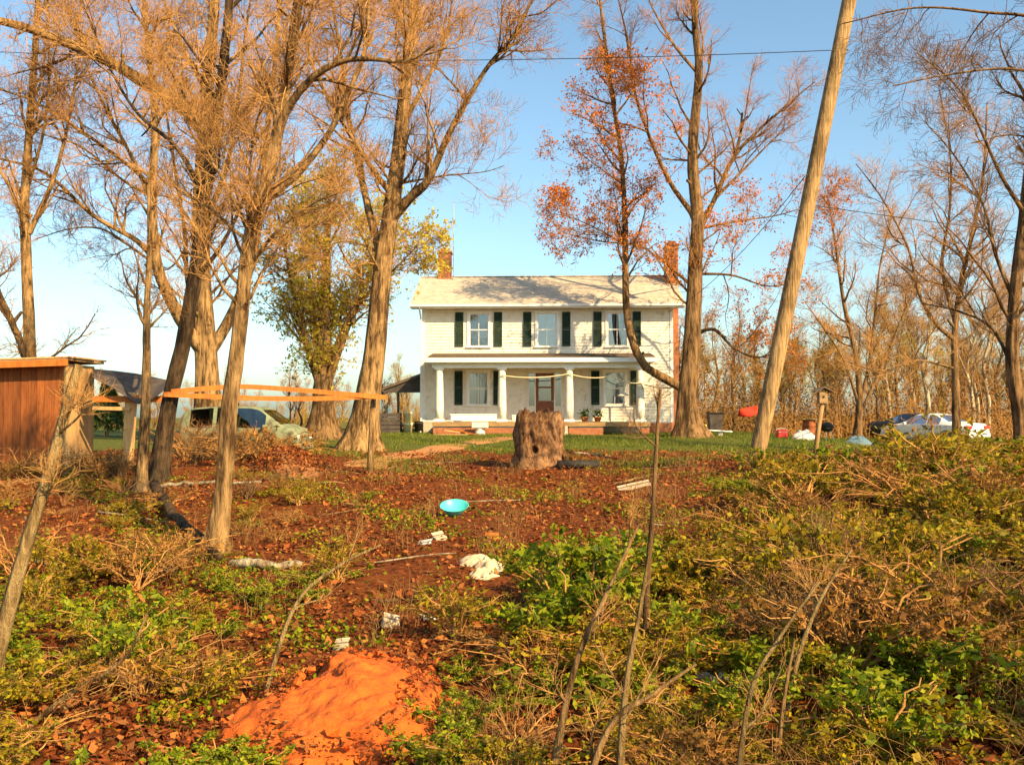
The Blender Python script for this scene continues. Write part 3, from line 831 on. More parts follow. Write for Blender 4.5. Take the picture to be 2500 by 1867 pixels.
def grow(P, R, per, lo, hi, ang, npts, rcap, t0=0.1, up=0.15, wig=0.25, tipr=0.25, r=rng, taper_len=0.6):
    """children on polylines P (M,N,3): per = children per parent (array or scalar)"""
    M_, N, _ = P.shape
    cnt = np.broadcast_to(np.asarray(per), (M_,)).astype(float)
    cnt = np.floor(cnt + r.random(M_)).astype(int)
    idx = np.repeat(np.arange(M_), cnt)
    K = len(idx)
    if K == 0: return np.zeros((0, npts, 3)), np.zeros((0, npts))
    t = t0 + (1 - t0) * r.random(K)
    s = t * (N - 1); k = np.minimum(s.astype(int), N - 2); u = (s - k)[:, None]
    st = P[idx, k] * (1 - u) + P[idx, k + 1] * u
    pr = R[idx, k] * (1 - u[:, 0]) + R[idx, k + 1] * u[:, 0]
    tan = unit(P[idx, k + 1] - P[idx, k])
    perp = r.normal(size=(K, 3)); perp -= tan * (perp * tan).sum(1, keepdims=True); perp = unit(perp)
    a = np.radians(r.uniform(ang[0], ang[1], K))[:, None]
    d = unit(tan * np.cos(a) + perp * np.sin(a) + np.array([0, 0, up]))
    L = r.uniform(lo, hi, K) * (1 - taper_len * t)
    step = (L / (npts - 1))[:, None]
    out = [st]
    for q in range(npts - 1):
        d = unit(d + r.normal(size=(K, 3)) * wig + np.array([0, 0, up * 0.5]))
        out.append(out[-1] + d * step)
    r0 = np.minimum(pr * 0.62, rcap)
    RR = r0[:, None] * np.linspace(1, tipr, npts)[None]
    return np.stack(out, 1), RR

def stem_lines(stems, n=30):
    P, R = [], []
    for pts, r0, r1 in stems:
        p = catmull(pts, n); P.append(p)
        L = np.linspace(0, 1, n)
        R.append(r0 + (r1 - r0) * L ** (0.85 if not R else 0.6))
    return np.array(P), np.array(R)

def tree_meshes(stems, base, dens=1.2, l1=(1.6, 4.2), l2=8, l3=9, l4=1.2, flare=True, up=0.16, leaf=None, t0=0.25, sc=1.0, r=rng, sides=20, lowcut=None, l2len=(0.8, 2.1), l3len=(0.35, 1.05), l4len=(0.2, 0.5)):
    P, R = stem_lines(stems)
    base = np.array(base)
    P = P - base
    Rt = R.copy()
    if flare:
        dz = P[0, :, 2] - P[0, 0, 2]
        Rt[0] *= 1 + 0.75 * np.exp(-np.maximum(dz, 0) / (R[0, 0] * 1.6))
    fur = np.clip(r.normal(0, 0.075, (len(P), 1, sides)), -0.14, 0.14) + r.normal(0, 0.035, (len(P), P.shape[1], sides))
    if flare:
        lob = np.maximum(0, np.sin(np.arange(sides) * 2 * PI / sides * 5 + r.uniform(0, 6))) * 0.55
        fur[0] += lob[None] * np.exp(-np.maximum(P[0, :, 2] - P[0, 0, 2], 0) / (R[0, 0] * 2.0))[:, None]
    V1, Q1 = tubes(P, Rt, sides, fur)
    L = np.linalg.norm(np.diff(P, axis=1), axis=2).sum(1)
    t0s = t0
    A, RA = grow(P, R, L * dens, l1[0] * sc, l1[1] * sc, (35, 75), 7, 0.06 * sc, t0=t0s, up=up, wig=0.16, r=r)
    if lowcut is not None:
        ok = A[:, 0, 2] > lowcut; A, RA = A[ok], RA[ok]
    B, RB = grow(A, RA, l2, l2len[0] * sc, l2len[1] * sc, (25, 65), 5, 0.02 * sc, up=up * 0.7, wig=0.2, r=r)
    B2, RB2 = grow(P, R, L * dens * 0.9, 0.5 * sc, 1.1 * sc, (35, 80), 5, 0.018 * sc, t0=t0s, up=up, wig=0.2, r=r)
    if lowcut is not None:
        ok = B2[:, 0, 2] > lowcut; B2, RB2 = B2[ok], RB2[ok]
    B = np.concatenate([B, B2]); RB = np.concatenate([RB, RB2])
    Cc, RC = grow(B, RB, l3, l3len[0] * sc, l3len[1] * sc, (25, 65), 3, 0.009 * sc, up=up * 0.6, wig=0.22, r=r, tipr=0.5)
    D, RD = grow(Cc, RC, l4, l4len[0] * sc, l4len[1] * sc, (20, 60), 2, 0.005 * sc, up=up * 0.5, wig=0.2, r=r, tipr=0.6)
    if sides > 10:
        Sx, RS = grow(P, R, 2.2, 0.25 * sc, 0.6 * sc, (50, 85), 3, 0.07 * sc, t0=0.12, up=0.1, wig=0.1, tipr=0.8, r=r, taper_len=0)
        A6 = tubes(Sx, RS, 6, 0.08)
    VA = tubes(A, RA, 6, 0.05)
    trunk = join_np([(V1, Q1), VA] + ([A6] if sides > 10 else []))
    tw = [tubes(B, RB, 4), tubes(Cc, np.maximum(RC, 0.005 * sc), 3)]
    if len(D): tw.append(tubes(D, np.maximum(RD, 0.0042 * sc), 3))
    twigs = join_np(tw)
    pool = (D[:, -1] if len(D) else Cc[:, -1])
    return trunk, twigs, pool, Cc

def tree(name, label, stems, bark, twigm, leaf=None, group=None, cat='tree', **kw):
    """stems in world points; stems[0] is the trunk from the ground up"""
    base = Vector(stems[0][0][0])
    g = hz(base.x, base.y)
    t = thing(name, label, cat, (base.x, base.y, g), 0, group)
    (TV, TQ), (WV, WQ), pool, _ = tree_meshes(stems, (base.x, base.y, g), **kw)
    obj('trunk', mesh_np('trunk', TV, TQ, True), M[bark], t)
    obj('crown', mesh_np('crown', WV, WQ), M[twigm], t)
    if leaf:
        lm, n, size, filt = leaf
        C = pool
        if filt is not None: C = C[filt(C + np.array([base.x, base.y, g]))]
        if len(C):
            C = C[rng.integers(0, len(C), n)] + rng.normal(0, 0.07, (n, 3))
            obj('leaves', mesh_np('leaves', *leaf_quads(C, size)), M[lm], t)
    return t

def S(D, pts, w0, w1, drift=0.0):
    """stem traced as photo points at distance D (metres); widths in metres (diameter)"""
    n = len(pts)
    off = drift if isinstance(drift, (list, tuple)) else [drift * k / max(n - 1, 1) for k in range(n)]
    return ([tuple(at(p[0], p[1], D + off[k])) for k, p in enumerate(pts)], w0 / 2, w1 / 2)

def rooted(D, px):
    g = gp(px, D, -0.15)
    return tuple(g)

def ST(D, pts, w0, w1, drift=0.0):
    """trunk: like S, but its first point is put on the ground"""
    s = S(D, pts, w0, w1, drift)
    s[0][0] = rooted(D, pts[0][0])
    return s

def pxpy(C):
    y = C[:, 1]; z = C[:, 2] - CAMZ
    c, s = math.cos(PITCH), math.sin(PITCH)
    dep = y * c + z * s; upv = -y * s + z * c
    return 1250 + F * C[:, 0] / dep, 933.5 - F * upv / dep

# T1 pale tree behind the left shed
tree('bare_tree', 'slim tan bare tree with upright forks rising behind the plank shed', [
    ST(32, [(75, 1080), (74, 900), (65, 650), (60, 500), (66, 400), (80, 200), (92, 0), (100, -260)], 0.50, 0.10),
    S(32, [(70, 570), (125, 450), (160, 330), (190, 150), (200, -60)], 0.20, 0.04, 1.5),
    S(32, [(64, 560), (25, 460), (-20, 380), (-60, 250)], 0.18, 0.04, -1.2),
    S(32, [(62, 480), (110, 300), (120, 100), (110, -120)], 0.14, 0.03, -1.5)], 'bark_tan', 'twig', dens=1.1, t0=0.35)
tree('bare_tree', 'thin bare tree leaning left just behind the plank shed roof', [
    ST(30, [(90, 1080), (70, 900), (30, 790), (-10, 700), (-60, 560)], 0.34, 0.12)], 'bark_brown', 'twig', dens=1.2, t0=0.3)

# T3 the big multi stemmed tree, left
tree('bare_tree', 'huge many forked bare tree behind the derelict pale green van', [
    ST(34, [(508, 1075), (506, 960), (503, 850), (493, 700), (491, 508), (506, 226), (524, 0), (530, -300)], 0.95, 0.22),
    S(34, [(500, 860), (445, 785), (386, 655), (372, 500), (378, 300), (362, 120), (340, -150)], 0.55, 0.10, -3),
    S(34, [(512, 860), (560, 780), (612, 650), (640, 480), (655, 300), (680, 60), (690, -200)], 0.45, 0.08, 3),
    S(34, [(492, 310), (452, 266), (362, 209), (271, 153), (113, 85), (0, 51), (-150, 25), (-380, -20), (-560, -90)], 0.62, 0.07, -8),
    S(34, [(384, 640), (330, 585), (226, 525), (113, 424), (0, 388), (-80, 370)], 0.26, 0.05, -2),
    S(34, [(374, 560), (362, 452), (226, 339), (85, 249), (0, 218), (-90, 170)], 0.22, 0.04, -4),
    S(34, [(390, 655), (330, 610), (250, 560), (170, 559), (85, 585)], 0.15, 0.03, 2),
    S(34, [(373, 500), (320, 380), (250, 250), (190, 100), (150, -80)], 0.20, 0.04, 1),
    S(34, [(500, 830), (460, 700), (450, 560), (425, 400), (400, 200), (420, 0)], 0.22, 0.04, 3),
    S(34, [(492, 560), (550, 420), (580, 260), (600, 80), (630, -120)], 0.26, 0.05, -3),
    S(34, [(372, 480), (300, 440), (200, 360), (110, 330), (20, 300)], 0.14, 0.03, 0),
    S(34, [(505, 230), (450, 120), (400, 0), (380, -120)], 0.2, 0.05, 2)],
    'bark_tan', 'twig', dens=1.45, t0=0.2, lowcut=4.0)

# T2 dark leaning trunk, nearer
tree('bare_tree', 'dark leaning trunk standing in the leaves beside the derelict green van', [
    ST(22.5, [(385, 1135), (412, 985), (447, 834), (478, 650), (505, 450), (540, 200), (560, 0), (575, -200)], 0.42, 0.16),
    S(22.5, [(470, 690), (540, 600), (600, 470), (620, 330), (660, 180)], 0.14, 0.03, -1.5),
    S(22.5, [(500, 480), (430, 360), (330, 270), (250, 130), (200, 0)], 0.15, 0.03, 1.5)], 'bark_dark', 'twig', dens=1.4, t0=0.35, lowcut=3.5)

# T4 close tree with lit limb crossing the top
tree('bare_tree', 'near bare tree on the bank whose bright upper limb bends right', [
    ST(15, [(524, 1345), (548, 1180), (558, 1015), (576, 886), (588, 780), (612, 565), (650, 452), (682, 300), (712, 120), (735, -60), (750, -300)], 0.30, 0.12),
    S(15, [(668, 370), (700, 270), (763, 190), (836, 150), (910, 145), (992, 150), (1060, 110)], 0.17, 0.04, -1),
    S(15, [(630, 500), (720, 430), (800, 330), (850, 226), (893, 113), (900, -40)], 0.15, 0.05, 1.2),
    S(15, [(610, 570), (540, 430), (470, 330), (420, 200)], 0.09, 0.02, 0.8),
    S(15, [(600, 660), (680, 560), (760, 500), (830, 470)], 0.08, 0.02, -0.6)], 'bark_tan', 'twig', dens=2.8, t0=0.35, sc=0.6, lowcut=3.0)

# T5 the thick trunk just left of the house
tree('bare_tree', 'thick flare rooted bare tree just left of the house corner', [
    ST(31, [(878, 1090), (896, 980), (915, 850), (935, 640), (960, 480), (983, 282), (1000, 113), (1012, 0), (1020, -250)], 0.86, 0.24),
    S(31, [(948, 545), (1000, 485), (1045, 441), (1102, 316), (1186, 170), (1252, 90), (1320, -40)], 0.36, 0.07, -2.5),
    S(31, [(934, 630), (905, 530), (880, 420), (850, 280), (830, 120), (800, -60)], 0.34, 0.08, 2.5),
    S(31, [(985, 300), (1040, 200), (1090, 90), (1110, -60)], 0.22, 0.05, 1.5),
    S(31, [(1040, 447), (1044, 400), (1045, 352)], 0.16, 0.10, 0),
    S(31, [(960, 480), (900, 400), (780, 200), (740, 60), (700, -100)], 0.22, 0.05, -2),
    S(31, [(965, 450), (1080, 430), (1180, 420), (1230, 405)], 0.10, 0.02, -1),
    S(31, [(940, 620), (860, 590), (800, 600), (730, 640)], 0.11, 0.02, 1),
    S(31, [(1000, 113), (960, 20), (940, -120)], 0.18, 0.05, 1)], 'bark_tan', 'twig', dens=1.5, t0=0.25, lowcut=4.0)

# T6 leafy yellow green tree
tree('leafing_tree', 'tree with fresh yellow green leaves and dark trunk behind orange planks', [
    ST(38, [(793, 1075), (791, 1010), (790, 945), (792, 850), (795, 700), (800, 560), (805, 450)], 0.95, 0.14),
    S(38, [(788, 960), (745, 830), (715, 700), (690, 580), (670, 480)], 0.42, 0.06, -2),
    S(38, [(795, 950), (838, 830), (880, 720), (915, 620), (940, 520)], 0.40, 0.06, 1.5),
    S(38, [(790, 930), (765, 760), (750, 620), (745, 500)], 0.30, 0.05, 2.5),
    S(38, [(800, 900), (860, 760), (960, 660), (1020, 600)], 0.26, 0.04, -1.5)],
    'bark_brown', 'twig', leaf=('leaf_yg', 22000, 0.07, None), dens=1.9, l1=(1.4, 3.2), l3=7, l4=1, t0=0.15, lowcut=1.9)

# T8 tree with orange leaves in front of right end of house
redzone = lambda C: (lambda p: ((p[0] < 1665) & (p[1] > 120) & (p[1] < 700) & (p[0] > 1310)) | ((p[0] > 1720) & (p[1] > 430)) )(pxpy(C))
tree('oak_tree', 'old oak holding orange dead leaves before the right end of the house', [
    ST(39.5, [(1682, 1080), (1676, 990), (1686, 870), (1692, 750), (1697, 620), (1703, 540), (1690, 380), (1706, 170), (1696, 40), (1712, -200)], 0.86, 0.16),
    S(42.3, [(1678, 955), (1630, 928), (1575, 895), (1545, 835), (1530, 760), (1527, 640), (1526, 537), (1515, 367), (1493, 226), (1465, 0), (1450, -150)], 0.46, 0.10, [0, -0.5, -0.9, -1.0, -0.9, -0.5, 0.0, 0.5, 0.8, 1.0, 1.2]),
    S(42.3, [(1702, 560), (1688, 520), (1640, 452), (1592, 350), (1550, 226), (1533, 102), (1500, -40)], 0.30, 0.05, 1.5),
    S(42.3, [(1700, 580), (1722, 530), (1748, 480), (1792, 384), (1860, 311), (1945, 237), (1990, 200)], 0.34, 0.05, -1),
    S(42.3, [(1795, 380), (1808, 325), (1812, 276)], 0.16, 0.10, 0),
    S(42.3, [(1750, 480), (1810, 420), (1900, 330), (1960, 290)], 0.18, 0.03, 1.5),
    S(42.3, [(1704, 180), (1648, 113), (1592, 17), (1570, -60)], 0.18, 0.04, 0),
    S(42.3, [(1697, 668), (1787, 672), (1871, 698), (1940, 690)], 0.16, 0.04, -2),
    S(42.3, [(1700, 812), (1745, 805), (1790, 848), (1850, 872), (1930, 850)], 0.20, 0.05, -3),
    S(42.3, [(1692, 700), (1620, 640), (1560, 600), (1470, 590), (1380, 570)], 0.16, 0.03, 0.8),
    S(42.3, [(1527, 600), (1460, 560), (1390, 530), (1330, 520)], 0.10, 0.02, 1),
    S(42.3, [(1520, 450), (1450, 400), (1400, 360)], 0.09, 0.02, 0.6),
    S(42.3, [(1700, 560), (1800, 540), (1920, 520), (2040, 470)], 0.14, 0.02, 2)],
    'bark_brown', 'twig_red', leaf=('leaf_orange', 17000, 0.06, redzone), l1=(2.0, 5.0), dens=1.0, t0=0.25, lowcut=2.8)

# right hand trees
tree('bare_tree', 'bare forked tree in front of the white sedan', [
    ST(37, [(2334, 1090), (2334, 960), (2331, 820), (2345, 700), (2372, 580), (2400, 430), (2410, 250)], 0.36, 0.05),
    S(37, [(2331, 830), (2285, 790), (2245, 720), (2215, 600), (2150, 480), (2090, 400)], 0.20, 0.03, -1.5),
    S(37, [(2335, 800), (2300, 650), (2318, 520), (2320, 380), (2290, 200)], 0.18, 0.03, 1.5),
    S(37, [(2334, 900), (2240, 880), (2150, 905), (2060, 880)], 0.12, 0.02, -1.5),
    S(37, [(2334, 850), (2420, 780), (2500, 740)], 0.14, 0.02, 1)], 'bark_brown', 'twig', dens=1.2, t0=0.25, lowcut=2.2)
tree('bare_tree', 'bare tree of several slim stems behind the birdhouse post', [
    ST(46, [(2090, 1065), (2098, 960), (2085, 850), (2060, 740), (2040, 600), (2020, 480)], 0.40, 0.05),
    S(46, [(2096, 1000), (2120, 900), (2135, 780), (2150, 640), (2180, 520)], 0.26, 0.04, 1),
    S(46, [(2094, 980), (2060, 880), (2010, 800), (1960, 730)], 0.2, 0.03, -1),
    S(46, [(2096, 1020), (2150, 900), (2200, 780), (2240, 680)], 0.2, 0.03, 0)], 'bark_brown', 'twig', dens=1.2, t0=0.2, lowcut=1.8)
tree('bare_tree', 'dark bare tree rising past the end of the white sedan', [
    ST(27, [(2500, 1150), (2488, 1000), (2470, 880), (2480, 700), (2500, 520), (2520, 300), (2530, 50), (2540, -150)], 0.42, 0.12),
    S(27, [(2474, 900), (2420, 800), (2340, 760), (2250, 740)], 0.14, 0.03, 2),
    S(27, [(2478, 740), (2430, 620), (2400, 500), (2330, 380), (2260, 300)], 0.14, 0.03, 1),
    S(27, [(2500, 520), (2440, 420), (2350, 230), (2240, 130)], 0.14, 0.03, -1.5)], 'bark_brown', 'twig_dark', dens=1.1, t0=0.2, lowcut=2.0)
tree('bare_tree', 'bare tree at the frame edge with limbs reaching overhead', [
    ST(17, [(2760, 1300), (2740, 900), (2720, 500), (2700, 200), (2680, -200)], 0.4, 0.15),
    S(17, [(2715, 420), (2600, 220), (2480, 170), (2330, 180), (2180, 210)], 0.11, 0.02, -0.5),
    S(17, [(2705, 220), (2560, 60), (2400, 30), (2230, 20), (2050, 60)], 0.11, 0.02, 0.6),
    S(17, [(2725, 560), (2600, 380), (2480, 330), (2370, 350)], 0.09, 0.02, 0.5)], 'bark_brown', 'twig_dark', dens=1.2, t0=0.3, sc=0.6, up=-0.02, l3=6, l4=1)
# saplings and slim near trunks
tree('sapling', 'pale tan sapling leaning right across the plank shed', [
    ST(9, [(-28, 1690), (50, 1380), (128, 1120), (165, 985), (192, 890)], 0.16, 0.075)], 'bark_sapling', 'twig', dens=0.8, t0=0.6, sc=0.3)
tree('sapling', 'short lit sapling trunk beside the sagging dark tarp', [
    ST(21, [(344, 1150), (352, 1050), (357, 900), (358, 760), (365, 600), (362, 420)], 0.26, 0.07)], 'bark_tan', 'twig', dens=0.9, t0=0.5, sc=0.6)
tree('sapling', 'thin upright sapling on the bank right of the stump', [
    ST(9.5, [(1572, 1640), (1580, 1420), (1594, 1250), (1603, 1080), (1612, 950)], 0.075, 0.03)], 'bark_brown', 'twig_dark', dens=0.7, t0=0.55, sc=0.25)
for k, (D, pts, lab) in enumerate([
        (7.2, [(1330, 1830), (1400, 1640), (1480, 1450), (1560, 1280)], 'slender bare stem leaning right from the bright green bush'),
        (6.8, [(1500, 1900), (1525, 1700), (1560, 1500), (1585, 1350)], 'slender upright bare stem in the olive brush'),
        (6.5, [(1380, 1900), (1480, 1790), (1600, 1690), (1700, 1620)], 'low bare stem slanting right across the bottom brush'),
        (8.2, [(1900, 1760), (1950, 1600), (2010, 1450), (2080, 1340)], 'curved bare stem leaning right amid the right hand brush'),
        (7.5, [(1880, 1850), (1915, 1700), (1940, 1560)], 'short upright bare stem in the right hand brush'),
        (7.0, [(1780, 1900), (1830, 1700), (1900, 1560), (2000, 1420)], 'forked bare stem arching up through yellow brush'),
        (8.0, [(30, 1800), (160, 1700), (300, 1610), (360, 1500)], 'bare stem leaning right in the left hand brush'),
        (9.0, [(640, 1640), (720, 1480), (830, 1380), (930, 1330)], 'arching bare stem above the orange clay mound')]):
    tree('bare_sapling', lab, [ST(D, pts, 0.075 if k < 3 else 0.055, 0.02)], 'bark_sapling' if k % 2 else 'bark_tan', 'twig', cat='sapling', dens=1.0, t0=0.3, sc=0.22, flare=False, l3=3, l4=2)

# ------------------------------------------------------------------ woodland beyond the yard
protos = []
for k in range(6):
    r = np.random.default_rng(50 + k)
    Ht = [9.5, 11.5, 8, 12.5, 10, 7][k]
    lean = r.normal(0, 0.5, (5, 2))
    main = [(0, 0, -0.2)] + [(lean[q, 0] * (q + 1) / 5, lean[q, 1] * (q + 1) / 5, Ht * (q + 1) / 5) for q in range(5)]
    stems = [(main, 0.14 + 0.015 * k, 0.02)]
    for q in range(4):
        h0 = Ht * r.uniform(0.25, 0.6); a = r.uniform(0, 6.28); L = Ht * r.uniform(0.28, 0.45)
        p0 = np.array([np.interp(h0, [m[2] for m in main], [m[c] for m in main]) for c in range(3)])
        d = np.array([math.cos(a) * 0.55, math.sin(a) * 0.55, 0.9])
        stems.append(([tuple(p0), tuple(p0 + d * L * 0.5), tuple(p0 + d * L + np.array([0, 0, 0.4]))], 0.06, 0.012))
    tr, tw, pool, _ = tree_meshes(stems, (0, 0, 0), dens=1.3, l1=(0.9, 2.2), l2=6, l3=5, l4=0.6, l2len=(0.5, 1.3), l3len=(0.3, 0.8), r=r, sides=8, t0=0.25, up=0.3)
    bk, tg = [('bark_brown', 'twig'), ('bark_pale', 'twig'), ('bark_dark', 'twig_red'), ('bark_brown', 'twig'), ('bark_tan', 'twig'), ('bark_dark', 'twig_dark')][k]
    tm, wm = mesh_np('trunk', *tr, True), mesh_np('crown', *tw)
    tm.materials.append(M[bk]); wm.materials.append(M[tg])
    lm = None
    if k in (0, 3, 4):
        n = 1500
        C = pool[r.integers(0, len(pool), n)] + r.normal(0, 0.1, (n, 3))
        lm = mesh_np('leaves', *leaf_quads(C, 0.06, r=r)); lm.materials.append(M[['leaf_yg', None, None, 'leaf_brown', 'leaf_olive'][k]])
    protos.append((tm, wm, lm))
KL = ['bare brown tree with a green tinge in the wood', 'pale barked slender tree in the wood', 'dark trunked reddish twigged tree in the wood',
      'tall tan leaved tree in the wood', 'bushy olive budded tree in the wood', 'low dark twiggy tree in the wood']
def wood_tree(k, x, y, s, label=None, group=None):
    tm, wm, lm = protos[k]
    if not label:
        bpx = 1250 + F * x / y
        zone = [w_ for e_, w_ in ((1730, 'behind the oak'), (1840, 'behind the trash bin'), (1945, 'behind the red cooler'), (2040, 'behind the rusty barrel'), (2180, 'behind the blue tarp'), (2300, 'behind the black sedan'), (2440, 'behind the cream sedan'), (9999, 'past the sedans')) if bpx < e_][0]
        label = KL[k] + ' ' + zone; group = KL[k].split(' tree')[0] + ' trees ' + zone
    t = thing('woodland_tree', label, 'tree', (x, y, hz(x, y) - 0.05), random.uniform(0, 6.28), group or 'trees of the wood behind the yard')
    t.scale = (s, s, s)
    obj('trunk', tm, None, t); obj('crown', wm, None, t)
    if lm: obj('leaves', lm, None, t)
rw = random.Random(5)
n = 0
for k in range(82):
    D = rw.uniform(52, 92); px = rw.uniform(1660, 2700)
    if D < 58 and 2150 < px < 2480: D += 8
    s = rw.uniform(0.5, 0.85)
    wood_tree(rw.choice([0, 0, 1, 2, 3, 3, 4, 4, 5]), xat(px, D), D, s)
for px, D in ((2262, 52), (2372, 53), (2385, 56), (2170, 54), (2230, 58), (2410, 55)):
    wood_tree(1, xat(px, D), D, rw.uniform(0.75, 0.95))
for k in range(64):      # far line beyond the left drop
    D = rw.uniform(112, 170); px = rw.uniform(180, 1040)
    wood_tree(rw.choice([0, 2, 3, 4, 5]), xat(px, D), D, rw.uniform(0.75, 1.05), 'distant small bare tree across the left field ' + (zn := 'beyond the plank shed' if px < 420 else 'beyond the derelict van' if px < 740 else 'beyond the thick trunk'), 'distant tree line ' + zn)
for k in range(8):      # nearer brushy trees left of the house side porch
    D = rw.uniform(56, 66); px = rw.uniform(700, 1010)
    wood_tree(rw.choice([2, 5, 0]), xat(px, D), D, rw.uniform(0.36, 0.5), 'small bare bushy tree behind the thick trunk and side porch', 'small trees left of the house')

for x_, y2_, k_ in ((7.5, -1.5, 1), (11.0, 3.5, 0), (4.5, -4.5, 3)):  # trees added out of frame to dapple the foreground with shade
    wood_tree(k_, x_, y2_, 0.8, ['bare out of frame tree added to dapple the bank', 'pale barked out of frame tree added to dapple the bank', '', 'tall tan leaved out of frame tree added to dapple the bank'][k_], 'out of frame trees added for dappled shade')

# undergrowth of the wood: nobody could count it
K = 5000
yy = rng.uniform(50, 86, K); px = rng.uniform(1640, 2640, K)
xx = (px - 1250) / F * yy
zz = height(xx, yy)
h = 0.6 + rng.exponential(0.8, K)
P = np.zeros((K, 4, 3)); d = rng.normal(0, 0.34, (K, 2))
for q in range(4):
    u = q / 3
    P[:, q, 0] = xx + d[:, 0] * h * u * (1 + u) * 0.7; P[:, q, 1] = yy + d[:, 1] * h * u; P[:, q, 2] = zz + h * u
R = np.linspace(1, 0.35, 4)[None] * rng.uniform(0.008, 0.018, (K, 1))
tag(obj('undergrowth', mesh_np('undergrowth', *tubes(P, R, 3)), M['twig']), 'tangled tan undergrowth filling the wood behind the yard', 'undergrowth', kind='stuff')
K = 42000
yy = rng.uniform(50, 84, K); xx = (rng.uniform(1640, 2640, K) - 1250) / F * yy
C = np.stack([xx, yy, height(xx, yy) + rng.exponential(1.2, K)], 1)
tag(obj('undergrowth_leaves', mesh_np('undergrowth_leaves', *leaf_quads(C, 0.085)), M['leaf_brown']), 'dry tan and olive leaves of the wood undergrowth', 'undergrowth', kind='stuff')

# small evergreen behind the tarp
def cedar(px, D, h, w, lab, group=None):
    g = gp(px, D)
    t = thing('cedar_tree', lab, 'tree', g, 0, group)
    MB().tube([(0, 0, -0.1), (0, 0, h * 0.9)], [0.09, 0.02], 8).build('trunk', M['bark_brown'], t)
    n = 5000 if D > 20 else 9000
    u = rng.random(n) ** 0.8; a = rng.uniform(0, 6.28, n)
    rad = w * (1 - u) * (0.55 + 0.45 * np.sqrt(rng.random(n))) * (1 + 0.25 * np.sin(a * 3 + u * 20))
    C = np.stack([rad * np.cos(a), rad * np.sin(a), 0.25 + u * (h - 0.25)], 1)
    obj('crown', mesh_np('crown', *leaf_quads(C, 0.09, aspect=0.35)), M['leaf_dark'], t)
cedar(262, 40, 2.7, 0.9, 'small dark cedar behind the tarp shelter posts')
cedar(560, 62, 2.6, 1.3, 'round dark cedar beyond the derelict green van')
for x_, y_, h_ in ((9.2, 2.2, 6.5), (6.8, -1.2, 6.0), (12.5, 6.2, 5.5)):  # cedars added out of frame to throw shade on the lower right bank
    cedar(1250 + F * x_ / y_, y_, h_, 1.5, 'tall dark out of frame cedar added to shade the bank', 'out of frame cedars added for shade')

# ================================================================== left yard: shed, tarp, planks, van
SX, SY = -12.03, 25.0
sg = hz(SX - 1, SY)
shed = thing('plank_shed', 'orange brown plank shed with boarded flat roof', 'shed', (SX, SY, sg))
ZT = 2.57 - sg
x = -4.6; k = 0
while x < -0.06:
    w = random.uniform(0.19, 0.25); x1 = min(x + w, -0.02)
    zt = ZT - 0.22 + 0.10 * (x / 4.6)
    o = MB().bevbox(x, x1 - 0.008, random.uniform(-0.008, 0.008), 0.035, -0.1 + random.uniform(0, 0.06), zt, 0.004).build('plank', M['plank_red'], shed)
    x = x1
y = 0.04
while y < 1.58:
    w = random.uniform(0.2, 0.27); y1 = min(y + w, 1.6)
    MB().bevbox(-0.035 + random.uniform(-0.006, 0.006), 0.0, y, y1 - 0.008, -0.1, ZT - 0.22, 0.004).build('plank', M['plank_tan'], shed)  # lighter tan puts the sunlight on this side into the plank colour
    y = y1
MB().bevbox(-0.09, 0.03, -0.05, -0.012, -0.1, ZT - 0.22, 0.004).build('corner_board', M['plank_tan'], shed)
MB().box(-4.6, -0.1, 1.5, 1.56, -0.1, ZT - 0.25).build('back_wall', M['plank_red'], shed)
sroof = MB()
sroof.add([(-4.9, -0.35, ZT - 0.31), (0.16, -0.35, ZT - 0.14), (0.16, 1.85, ZT - 0.14), (-4.9, 1.85, ZT - 0.31), (-4.9, -0.35, ZT - 0.25), (0.16, -0.35, ZT - 0.08), (0.16, 1.85, ZT - 0.08), (-4.9, 1.85, ZT - 0.25)],
          [(3, 2, 1, 0), (4, 5, 6, 7), (0, 1, 5, 4), (1, 2, 6, 5), (2, 3, 7, 6), (3, 0, 4, 7)])
sro = sroof.build('roof', M['wood_grey'], shed)
for k in range(9):
    yy = -0.37 + k * 0.25
    rt = Matrix.Rotation(-math.atan(0.17 / 5.06), 4, 'Y')
    MB().bevbox(-5.0, 0.2 + random.uniform(-0.06, 0.05), yy, yy + 0.235, 0, 0.045, 0.005, Matrix.Translation((0, 0, ZT - 0.085 + random.uniform(0, 0.008))) @ rt).build('roof_board', M['plank_tan'], sro)
MB().bevbox(-4.95, 0.18, -0.40, -0.362, -0.20, -0.02, 0.005, Matrix.Translation((0, 0, ZT - 0.10)) @ Matrix.Rotation(-math.atan(0.17 / 5.06), 4, 'Y')).build('fascia_board', M['plank_orange'], sro)

# sagging dark tarp
n, mrow = 22, 8
top = [(226, 900), (280, 905), (330, 911), (370, 919), (410, 928)]; bot = [(228, 920), (285, 950), (335, 985), (368, 976), (412, 940)]
vs = []; fs = []
for a in range(n):
    u = a / (n - 1); q = u * 4; k = min(int(q), 3); f = q - k
    tp = [top[k][c] * (1 - f) + top[k + 1][c] * f for c in (0, 1)]; bt = [bot[k][c] * (1 - f) + bot[k + 1][c] * f for c in (0, 1)]
    for b in range(mrow):
        v = b / (mrow - 1)
        vs.append(tuple(at(tp[0] + (bt[0] - tp[0]) * v, tp[1] + (bt[1] - tp[1]) * v, 26.3 - 1.5 * v + 0.05 * math.sin(a * 0.9 + b))))
for a in range(n - 1):
    for b in range(mrow - 1):
        fs.append((a * mrow + b, a * mrow + b + 1, (a + 1) * mrow + b + 1, (a + 1) * mrow + b))
mb = MB(); mb.v = vs; mb.f = fs
tp_ = mb.build('canvas_tarp', M['tarp_dark'], None, True)
